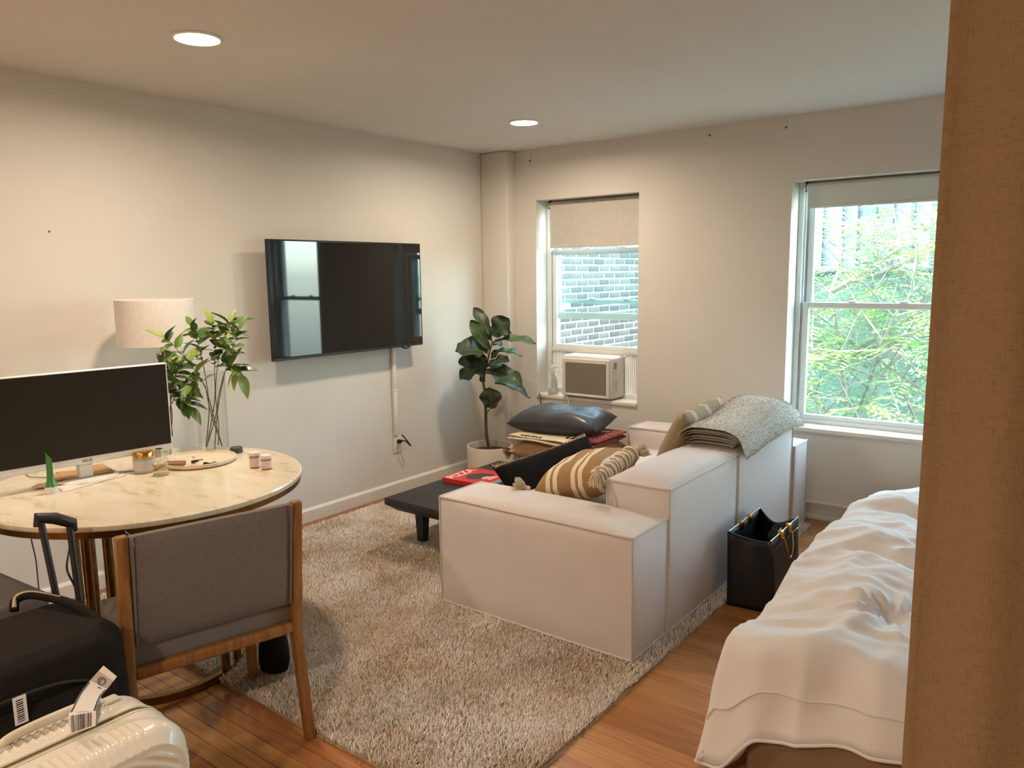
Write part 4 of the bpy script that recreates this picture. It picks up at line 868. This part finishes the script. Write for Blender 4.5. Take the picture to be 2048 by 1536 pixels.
def paper(name, pxs, th, m, label, z, curl=0):
    P = [hit(px, py, 'z', TZ) for px, py in pxs]; a, b, c, d = P
    def f(u, v): q = a.lerp(b, u).lerp(d.lerp(c, u), v); return Vector((q.x, q.y, z+.001+curl*(.5+.5*math.cos(u*PI*2.2))*(.4+.6*nz(q.x*9, q.y*9, z*50))))
    o = link(name, MB().grid(f, 18, 10), m); so = o.modifiers.new('thick', 'SOLIDIFY'); so.thickness = th; so.offset = 1; return tag(o, label, 'paper', 'papers in front of the monitor')
paper('envelope', [(125, 985), (252, 951), (240, 944), (105, 968)], .002, M_rxl, 'white envelope under the napkins before the monitor', TZ)
paper('paper_bag', [(62, 981), (130, 972), (150, 955), (84, 965)], .003, M_pap, 'crumpled cream paper bag beside the green tube', TZ+.004, .006)
paper('paper_napkin', [(108, 970), (230, 950), (205, 938), (112, 953)], .003, M_pap2, 'tan folded paper napkin on top of the papers', TZ+.009, .014)
tag(link('desk_cable', MB().tube(curve([onT(232, 946)+Vector((0, 0, .003)), onT(255, 945)+Vector((0, 0, .003)), onT(280, 942)+Vector((0, 0, .003)), onT(320, 940)+Vector((0, 0, .003))], 6), .0018, 6), M_lead), 'thin dark cable lying across the marble behind the candle jar', 'cable')
tag(link('monitor_cable', MB().tube(curve([Vector((.78, -3.5, .83)), onT(95, 935)+Vector((0, 0, .02)), onT(55, 946)+Vector((0, 0, .003)), onT(60, 955)+Vector((0, 0, .003)), onT(95, 957)+Vector((0, 0, .003))], 8), .0016, 6), M_lead), 'thin grey cable curling on the marble under the monitor', 'cable')
# ------------------------------------------------------------------ fiddle leaf fig
FD = hit(980, 890, 'y', -.47); pc = Vector((FD.x, -.47, 0))
M_pot = mat('cream_glazed_pot', 'd0c6b6', .5, col2='c9beac', scale=6); M_soil = mat('dark_soil', '4a3a2b', .95, bump=.6, bscale=60)
fg = thing('fiddle_leaf_fig', 'fiddle leaf fig tree in a cream pot in the corner', 'potted plant', pc)
PH = .268; PR = .168
link('pot', MB().lathe([(0, 0), (PR-.012, 0), (PR-.004, .01), (PR, PH), (PR-.002, PH+.003), (PR-.012, PH+.003), (PR-.014, PH-.05), (0, PH-.05)], 56, pc), M_pot, fg)
link('soil', MB().lathe([(PR-.016, PH-.045), (.1, PH-.038), (0, PH-.034)], 32, pc, cap=False), M_soil, fg)
FZ = lambda X, Y: (900+X/4.8, 600+Y/4.8)
DF = (pc-CLOC).dot(CFW) - 0.0
def fp(X, Y, dd=0): return dep(*FZ(X, Y), DF_at(Y)+dd)
def DF_at(Y): return (Vector((pc.x, pc.y, hit(*FZ(350, Y), 'y', pc.y).z))-CLOC).dot(CFW)
trunk = [pc+Vector((0, 0, PH-.05))]+[fp(X, Y) for X, Y in ((352, 1300), (342, 1050), (338, 900), (320, 780), (345, 650), (380, 500), (402, 420), (392, 340))]
link('trunk', MB().tube(curve(trunk, 5), [.0125-.0002*i for i in range(41)], 10), mat('fig_bark', '5d4c38', .85, col2='4c3d2c', scale=30), fg)
M_fig = [mat('fig_leaf_%d' % i, a, .5, col2=b_, scale=9, coat=.03, bump=.1, bscale=25) for i, (a, b_) in enumerate((('2f4028', '394a2f'), ('3d5432', '486038'), ('27361f', '314328')))]
M_vein = mat('fig_vein', '8a9a68', .5)
def figleaf(b0, t0, wpx, dd=(0, 0), m=0, face=None, seed=0):
    A = fp(*b0, dd[0]); B = fp(*t0, dd[1]); ax = B-A; L_ = ax.length; W_ = 1.2*wpx/4.8/CF*DF_at(600)/2
    y = ax.normalized(); z = Vector(face or (.5, -.75, .45)); z = (z-y*z.dot(y)).normalized(); x = y.cross(z); vd = (CLOC-A).normalized(); W_ /= max(.5, (x-vd*x.dot(vd)).length)
    def f(u, v):
        s = 2*v-1; w = W_*(math.sin(PI*u**.72)**.6)*(.62+.55*smst(.2, .75, u)) if u < 1 else 0; w = w if u > .02 else .003
        wob = W_*.16*math.sin(u*14+seed+s)*abs(s)**1.5; cup = .22*W_*s*s; arch = .10*L_*math.sin(PI*u)
        return A + y*(u*L_) + x*(s*w) + z*(cup+wob+arch)
    o = link('leaf', MB().grid(f, 20, 9), M_fig[m], fg, ang=80)
    link('vein', MB().tube([f(.02+.93*i/10, .5)+z*.002 for i in range(11)], [.0022*(1-.07*i) for i in range(11)], 5), M_vein, o)
    return A
figs = [((365, 465), (195, 190), 120, (0, -.02), 1, None), ((380, 345), (225, 75), 105, (0, .06), 0, (.8, -.5, .3)), ((420, 345), (570, 175), 190, (0, -.03), 0, None), ((425, 350), (590, 325), 70, (0, .05), 2, (.3, -.5, .8)),
        ((430, 400), (822, 425), 65, (0, -.05), 1, (.3, -.35, 1)), ((440, 500), (692, 545), 62, (0, .08), 1, (.3, -.3, 1)), ((360, 515), (48, 498), 165, (0, -.12), 0, (.3, -.6, .8)), ((335, 565), (82, 605), 110, (0, .04), 2, None),
        ((290, 650), (98, 770), 125, (0, -.06), 0, (.2, -.8, .6)), ((385, 610), (573, 590), 95, (0, -.1), 2, (.4, -.5, .8)), ((350, 690), (690, 835), 165, (0, -.12), 0, (.3, -.5, .9)), ((425, 800), (762, 950), 90, (0, .1), 1, (.2, -.3, .9)),
        ((395, 1035), (385, 832), 190, (-.03, -.06), 0, (.6, -.8, .1)), ((330, 690), (235, 590), 90, (0, -.05), 2, None), ((350, 505), (170, 370), 120, (0, .1), 2, None), ((345, 655), (300, 540), 80, (0, -.08), 0, None), ((400, 560), (470, 480), 60, (0, -.05), 2, None), ((325, 790), (290, 725), 55, (0, -.03), 0, None), ((385, 480), (300, 400), 95, (0, .08), 0, None), ((345, 600), (180, 640), 100, (0, .1), 0, (.3, -.6, .7)), ((360, 640), (540, 660), 90, (0, .06), 0, (.3, -.5, .8)), ((350, 560), (130, 560), 120, (0, -.05), 2, (.4, -.7, .5)), ((395, 430), (500, 420), 70, (0, .1), 0, None), ((355, 700), (560, 720), 95, (0, .05), 2, (.4, -.6, .7)), ((330, 720), (255, 690), 70, (0, -.05), 0, None), ((390, 390), (330, 230), 85, (0, .1), 2, None)]
for i, a in enumerate(figs): figleaf(a[0], a[1], a[2], a[3], a[4], a[5], i)
link('petiole', MB().tube([fp(348, 1095), fp(372, 1060), fp(395, 1035, -.03)], .004, 8), M_fig[1], fg)
# ------------------------------------------------------------------ black suitcase
M_nyl = mat('black_nylon', '1d1813', .9, spec=.2, col2='231c15', scale=30, bump=.2, bscale=250); M_hnd = mat('black_handle_plastic', '24211d', .45)
sc = thing('black_suitcase', 'black soft sided suitcase with raised telescoping handle', 'suitcase', (1.66, -4.08, 0))
SX0, SX1, SY0, SY1, SH = 1.47, 1.82, -4.33, -3.81, .60
def rrect(u, hw, hh, r):                              # point at perimeter fraction u of a rounded rectangle
    segs = [2*(hh-r), PI/2*r, 2*(hw-r), PI/2*r]*2; tot = sum(segs); t = (u % 1)*tot; i = 0
    while t > segs[i] and i < 7: t -= segs[i]; i += 1
    cs_ = [(hw-r, hh-r), (-(hw-r), hh-r), (-(hw-r), -(hh-r)), (hw-r, -(hh-r))]
    if i == 0: return hw, -(hh-r)+t
    if i == 2: return hw-r-t, hh
    if i == 4: return -hw, hh-r-t
    if i == 6: return -(hw-r)+t, -hh
    c = cs_[(i-1)//2]; q = (i-1)//2*PI/2 + t/r; return c[0]+r*math.cos(q), c[1]+r*math.sin(q)
def roundbox(x0, x1, y0, y1, z0, z1, r=.07, n=26, bul=.02):
    r = min(r, (x1-x0)*.45)
    def f(u, v):
        h = z0+(z1-z0)*v; e = 0; top = .045
        if h > z1-top: e = top*(1-math.sqrt(max(0, 1-((h-z1+top)/top)**2)))
        if v < .06: e = (1-v/.06)*.02
        bb = bul*math.sin(PI*v)*.3; a, b = rrect(u, (x1-x0)/2+bb-e*.9, (y1-y0)/2+bb-e*.9, max(.01, r-e*.5)); return Vector(((x0+x1)/2+a, (y0+y1)/2+b, h))
    mb = MB().grid(f, 96, n*2, wu=True); c = [f(i/96, 1) for i in range(96)]; mb.add(c, [tuple(range(96))]); c = [f(i/96, 0) for i in range(96)]; mb.add(c, [tuple(range(95, -1, -1))]); return mb
link('body', roundbox(SX0, SX1, SY0, SY1, .03, SH), M_nyl, sc, ang=60)
pk = link('front_pocket', roundbox(SX1-.03, SX1+.03, SY0+.05, SY1-.05, .1, .50, bul=.01), M_nyl, sc, ang=60)
link('zipper', MB().tube(curve([(SX1+.012, SY0+.08, .12), (SX1+.02, SY0+.07, .42), (SX1+.02, -4.2, .52), (SX1+.02, -3.98, .52), (SX1+.02, SY1-.07, .42), (SX1+.012, SY1-.08, .12)], 8), .004, 6), M_hnd, pk)
link('corner_guard', MB().lathe([(0, 0), (.03, .004), (.034, .02), (.02, .045), (0, .05)], 20, M=Matrix.Translation((SX1-.10, SY1-.03, SH-.055)) @ Matrix.Rotation(-.7, 4, 'X') @ Matrix.Scale(.8, 4)), mat('glossy_guard', '2a2a2a', .12), sc)
ht = hit(110, 1038, 'z', .855); hb = Vector((1.52, -3.99, SH-.02))
h0 = hit(82, 1045, 'x', 1.42); h1 = hit(139, 1052, 'x', 1.42); b0 = hit(116, 1200, 'x', 1.49); b1 = hit(161, 1222, 'x', 1.49); b0.z = b1.z = SH-.03
link('handle_bar', MB().tube([b0, h0], .0095, 10), M_hnd, sc); link('handle_bar', MB().tube([b1, h1], .0095, 10), M_hnd, sc)
g0 = h0+(h0-h1)*.12; g1 = h1+(h1-h0)*.12
link('grip', MB().tube([g0-Vector((0, 0, .012)), g0+Vector((0, 0, .012)), h0.lerp(h1, .5)+Vector((0, 0, .018)), g1+Vector((0, 0, .010)), g1-Vector((0, 0, .014))], [.012, .016, .017, .016, .012], 14), M_hnd, sc)
link('handle_cord', MB().tube(curve([h1-Vector((0, 0, .05)), h1-Vector((0, .012, .09)), h1.lerp(b1, .55)-Vector((0, .022, 0)), h1.lerp(b1, .75)-Vector((0, .01, 0)), b1+Vector((0, 0, .02))], 6), .003, 6), M_hnd, sc)
gh = [hit(28, 1222, 'z', SH-.012), hit(32, 1200, 'z', SH+.012), hit(62, 1190, 'z', SH+.022), hit(120, 1200, 'z', SH+.02), hit(165, 1218, 'z', SH+.01), hit(205, 1250, 'z', SH-.02)]
link('carry_handle', MB().tube(curve(gh, 8), .012, 12), M_nyl, sc)
link('handle_trim', MB().tube(curve([p_+Vector((.004, 0, .011)) for p_ in gh[:4]], 8), [.006-.00018*i for i in range(25)], 8), mat('pale_trim', 'b9a68a', .6), sc)
stp = hit(41, 1420, 'x', SX1+.035); stk = link('barcode_sticker', MB().box((SX1+.034, stp.y-.014, stp.z-.034), (SX1+.036, stp.y+.014, stp.z+.034)), M_rxl, sc, smooth=False)
for k in range(11): link('bar', MB().box((SX1+.036, stp.y-.008, stp.z-.028+k*.0052), (SX1+.0364, stp.y+.007, stp.z-.0258+k*.0052+(k % 3)*.0006)), M_hnd, stk, smooth=False)
for x in (SX0+.05, SX1-.05):
    for y in (SY0+.06, SY1-.06): link('wheel', MB().lathe([(0, -.012), (.022, -.012), (.024, 0), (.022, .012), (0, .012)], 20, M=Matrix.Translation((x, y, .0245)) @ Matrix.Rotation(PI/2, 4, 'X')), M_hnd, sc)
# ------------------------------------------------------------------ cream hard shell suitcase
M_shell = mat('cream_shell', 'e0d5c2', .3, coat=.3); M_shell2 = mat('cream_shell_trim', 'd2c5ac', .4)
cs = thing('cream_suitcase', 'cream ribbed hard shell suitcase with airline baggage tag', 'suitcase', (2.14, -4.1, 0))
CX0, CX1, CY0, CY1, CH = 1.985, 2.255, -4.30, -3.893, .535
def shell(x0, x1, s):
    """half shell; s=+1 outer face looks to +x"""
    xi, xo = (x0, x1) if s > 0 else (x1, x0); yc = (CY0+CY1)/2; hw = (CY1-CY0)/2; zc = CH/2+.02; hh = CH/2-.02
    def f(u, v):
        d = min(1, v/.45); face = max(0, (v-.45)/.55)          # wrap first, then the flat outer face
        ins = .028*(1-math.cos(smst(.45, 1, d)*PI/2)); a, b = rrect(u, hw-ins, hh-ins, .075); x = xi+(xo-xi)*min(1, d*1.12) - (xo-xi)*.12*smst(.8, 1, d)*0
        rc_ = 1-face; y = yc+a*rc_; z = zc+b*rc_
        if .25 < d < .9 and face == 0:
            if b > hh-ins-.004 and abs(a) < hw-.09: z += .0035*max(0, math.sin(y*2*PI/.017))
            elif abs(a) > hw-ins-.004 and abs(b) < hh-.09: y += (1 if a > 0 else -1)*.0035*max(0, math.sin(z*2*PI/.017))
        if .025 < face < .98: x += s*.005*smst(.025, .06, face)*(.5+.5*math.sin(math.hypot(y-(yc-.08), z-.16)*2*PI/.021))
        return Vector((x, y, z))
    return MB().grid(f, 600, 110, wu=True)
cm = (CX0+CX1)/2
link('shell', shell(cm+.008, CX1, 1), M_shell, cs, ang=60); link('shell', shell(CX0, cm-.008, -1), M_shell, cs, ang=60)
zp = MB().grid(lambda u, v: (lambda q: Vector((cm-.012+.024*v, (CY0+CY1)/2+q[0], CH/2+.02+q[1])))(rrect(u, (CY1-CY0)/2-.004, CH/2-.024, .072)), 120, 3, wu=True)
link('zip_band', zp, mat('zip_tape', 'a8946e', .7), cs)
for dx in (-.012, .012): link('zip_piping', MB().tube([Vector((cm+dx, (CY0+CY1)/2+rrect(i/120, (CY1-CY0)/2, CH/2-.02, .075)[0], CH/2+.02+rrect(i/120, (CY1-CY0)/2, CH/2-.02, .075)[1])) for i in range(121)], .0035, 6), M_shell2, cs)
hy = [CY0+.09, CY0+.12, (CY0+CY1)/2, CY1-.12, CY1-.09]; hx_ = CX0+.055
link('top_handle', MB().tube(curve([(hx_, hy[0], CH-.008), (hx_, hy[1], CH+.014), (hx_, hy[2], CH+.019), (hx_, hy[3], CH+.014), (hx_, hy[4], CH-.008)], 8), .0105, 12), M_shell2, cs)
for y in (hy[0], hy[4]): link('handle_mount', MB().box((hx_-.018, y-.03, CH-.012), (hx_+.018, y+.03, CH+.006), .006, 3), M_shell2, cs)
for x in (CX0+.05, CX1-.05):
    for y in (CY0+.06, CY1-.06): link('wheel', MB().lathe([(0, -.012), (.022, -.012), (.024, 0), (.022, .012), (0, .012)], 20, M=Matrix.Translation((x, y, .0245)) @ Matrix.Rotation(PI/2, 4, 'X')), M_hnd, cs)
# airline tag looped round the handle
bt = thing('baggage_tag', 'white paper airline baggage tag looped around the cream suitcase handle', 'tag', (hx_, hy[2], CH+.02))
TD = (Vector((hx_+.012, (CY0+CY1)/2-.01, CH+.02))-CLOC).dot(CFW)
LE = curve([dep(140, 1470, TD-.012), dep(137, 1434, TD-.012), dep(143, 1420, TD-.004), dep(160, 1387, TD+.012), dep(183, 1358, TD+.02), dep(207, 1331, TD+.022)], 8)
RE = curve([dep(191, 1452, TD-.012), dep(192, 1424, TD-.012), dep(191, 1420, TD-.004), dep(201, 1394, TD+.012), dep(216, 1376, TD+.02), dep(234, 1353, TD+.022)], 8)
Wt = .066
def tagf(c0, c1, w0, w1, off=0):
    n = len(LE)
    def f(u, v):
        t_ = (c0+(c1-c0)*u)*(n-1); i = min(n-2, int(t_)); a_ = LE[i].lerp(LE[i+1], t_-i); b_ = RE[i].lerp(RE[i+1], t_-i); nn = (b_-a_).cross(LE[i+1]-LE[i]).normalized(); nn = nn if nn.dot(CLOC-a_) > 0 else -nn
        return a_.lerp(b_, .5+(w0+(w1-w0)*v)/Wt)+nn*off
    return f
link('strip', MB().grid(tagf(0, 1, -Wt/2, Wt/2), 40, 3), mat('tag_paper', 'e6e2dc', .5), bt)
link('strip_back', MB().grid(lambda u, v: tagf(.0, .6, -Wt/2, Wt/2)(u, v)-CFW*-(.004+.03*math.sin(PI*min(1, u*1.1))), 24, 3), bpy.data.materials['tag_paper'], bt)
M_navy = mat('tag_navy', '2a3358', .5); M_ink = mat('tag_ink', '4a3a34', .6); M_grey = mat('tag_grey', 'b9b1a8', .5)
for w in ((-Wt/2+.001, -Wt/2+.005), (Wt/2-.005, Wt/2-.001)): link('side_line', MB().grid(tagf(.34, .76, w[0], w[1], .0006), 20, 2), M_navy, bt)
link('grey_panel', MB().grid(tagf(.78, .92, -Wt/2, Wt/2, .0006), 8, 2), M_grey, bt)
f_ = tagf(.84, .86, 0, 0, .001); rng = MB(); c0 = f_(0, 0); d0 = (f_(1, 0)-c0).normalized(); x_ = (RE[34]-LE[34]); x_ = (x_-d0*x_.dot(d0)).normalized(); nn = x_.cross(d0); nn = nn if nn.dot(CLOC-c0) > 0 else -nn
rng.tube([c0+(x_*math.cos(q)+d0*math.sin(q))*.008+nn*.0005 for q in [i*2*PI/24 for i in range(25)]], .0009, 5); rng.tube([c0+(x_*math.cos(q)+d0*math.sin(q))*.004+nn*.0005 for q in [i*2*PI/24 for i in range(5, 20)]], .0009, 5)
link('emblem', rng, M_ink, bt)
link('small_print', MB().grid(tagf(.74, .755, .004, .016, .0008), 3, 2), M_ink, bt)
for k in range(3): link('small_print', MB().grid(tagf(.30+k*.02, .308+k*.02, -.016+.004*k, .018, .0008), 3, 2), M_ink, bt)
rr = random.Random(12); y = -Wt/2+.006
while y < Wt/2-.009:
    w = rr.choice((.0008, .0015, .0024)); link('barcode_bar', MB().grid(tagf(.02, .22, y, y+w, .0008), 8, 2), M_ink, bt); y += w+rr.choice((.0012, .002))
# ------------------------------------------------------------------ under the table
bgp = hit(540, 1352, 'z', .03); bg = thing('cloth_pouch', 'soft black cloth pouch standing on the rug beside the chair leg', 'bag', bgp)
def pf(u, v):
    q = v*2*PI; r_ = .068*(1-.35*u)*(.86+.14*math.sin(min(1, u*6)*PI/2))*(1+.06*nz(math.cos(q), math.sin(q), u*2, 2)); return bgp+Vector((-.04+math.cos(q)*r_, .05+math.sin(q)*r_*.8, u*.3))
mbp = MB().grid(pf, 22, 26, wv=True); mbp.add([pf(1, i/26) for i in range(26)], [tuple(range(26))]); mbp.add([pf(0, i/26) for i in range(26)], [tuple(range(25, -1, -1))])
link('body', mbp, M_nyl, bg, ang=70); link('drawstring', MB().tube(curve([pf(.9, 0), pf(.92, .25), pf(.9, .5), pf(.92, .75), pf(.9, 1)], 6), .004, 6), M_hnd, bg)
tag(link('hanging_cord', MB().tube(curve([hit(60, 1060, 'x', .45), hit(64, 1085, 'x', .42), hit(72, 1122, 'x', .38), Vector((.34, hit(78, 1180, 'x', .34).y, .2)), Vector((.30, hit(78, 1180, 'x', .34).y+.02, .006))], 6), .003, 6), M_lead), 'thin grey cord hanging from the table in front of the wall', 'cord')
k0 = [hit(213, 1105, 'x', .05), hit(232, 1130, 'x', .03), hit(243, 1146, 'x', .03), hit(232, 1146, 'x', .03), hit(226, 1152, 'x', .03), hit(232, 1160, 'x', .03), hit(246, 1161, 'x', .03), hit(262, 1165, 'x', .05)]
tag(link('coiled_cord', MB().tube(curve(k0, 6), .005, 8), M_lead), 'grey power cord with a loop by the baseboard under the table', 'cord')
o2 = hit(228, 1140, 'x', 0); t = thing('wall_outlet', 'white wall outlet low on the wall under the marble table', 'outlet', o2)
link('plate', MB().box((0, o2.y-.038, o2.z-.05), (.007, o2.y+.038, o2.z+.05), .004, 2), M_trim, t); link('socket', MB().lathe([(0, 0), (.016, 0), (.016, .003), (0, .003)], 20, M=Matrix.Translation((.006, o2.y, o2.z+.02)) @ Matrix.Rotation(PI/2, 4, 'Y')), M_white, t)
f0 = [hit(150, 1218, 'z', .006), hit(185, 1208, 'z', .006), hit(215, 1205, 'z', .006), hit(250, 1192, 'z', .006), hit(300, 1180, 'z', .006)]
tag(link('floor_cable', MB().tube(curve(f0, 6), .005, 8), M_white), 'white cable lying on the floor along the baseboard', 'cable')
tag(link('wall_nail', MB().lathe([(0, 0), (.004, 0), (.003, .006), (0, .007)], 10, M=Matrix.Translation(hit(98, 463, 'x', 0)) @ Matrix.Rotation(PI/2, 4, 'Y')), M_lead), 'tiny nail head in the wall above the lamp', 'nail')
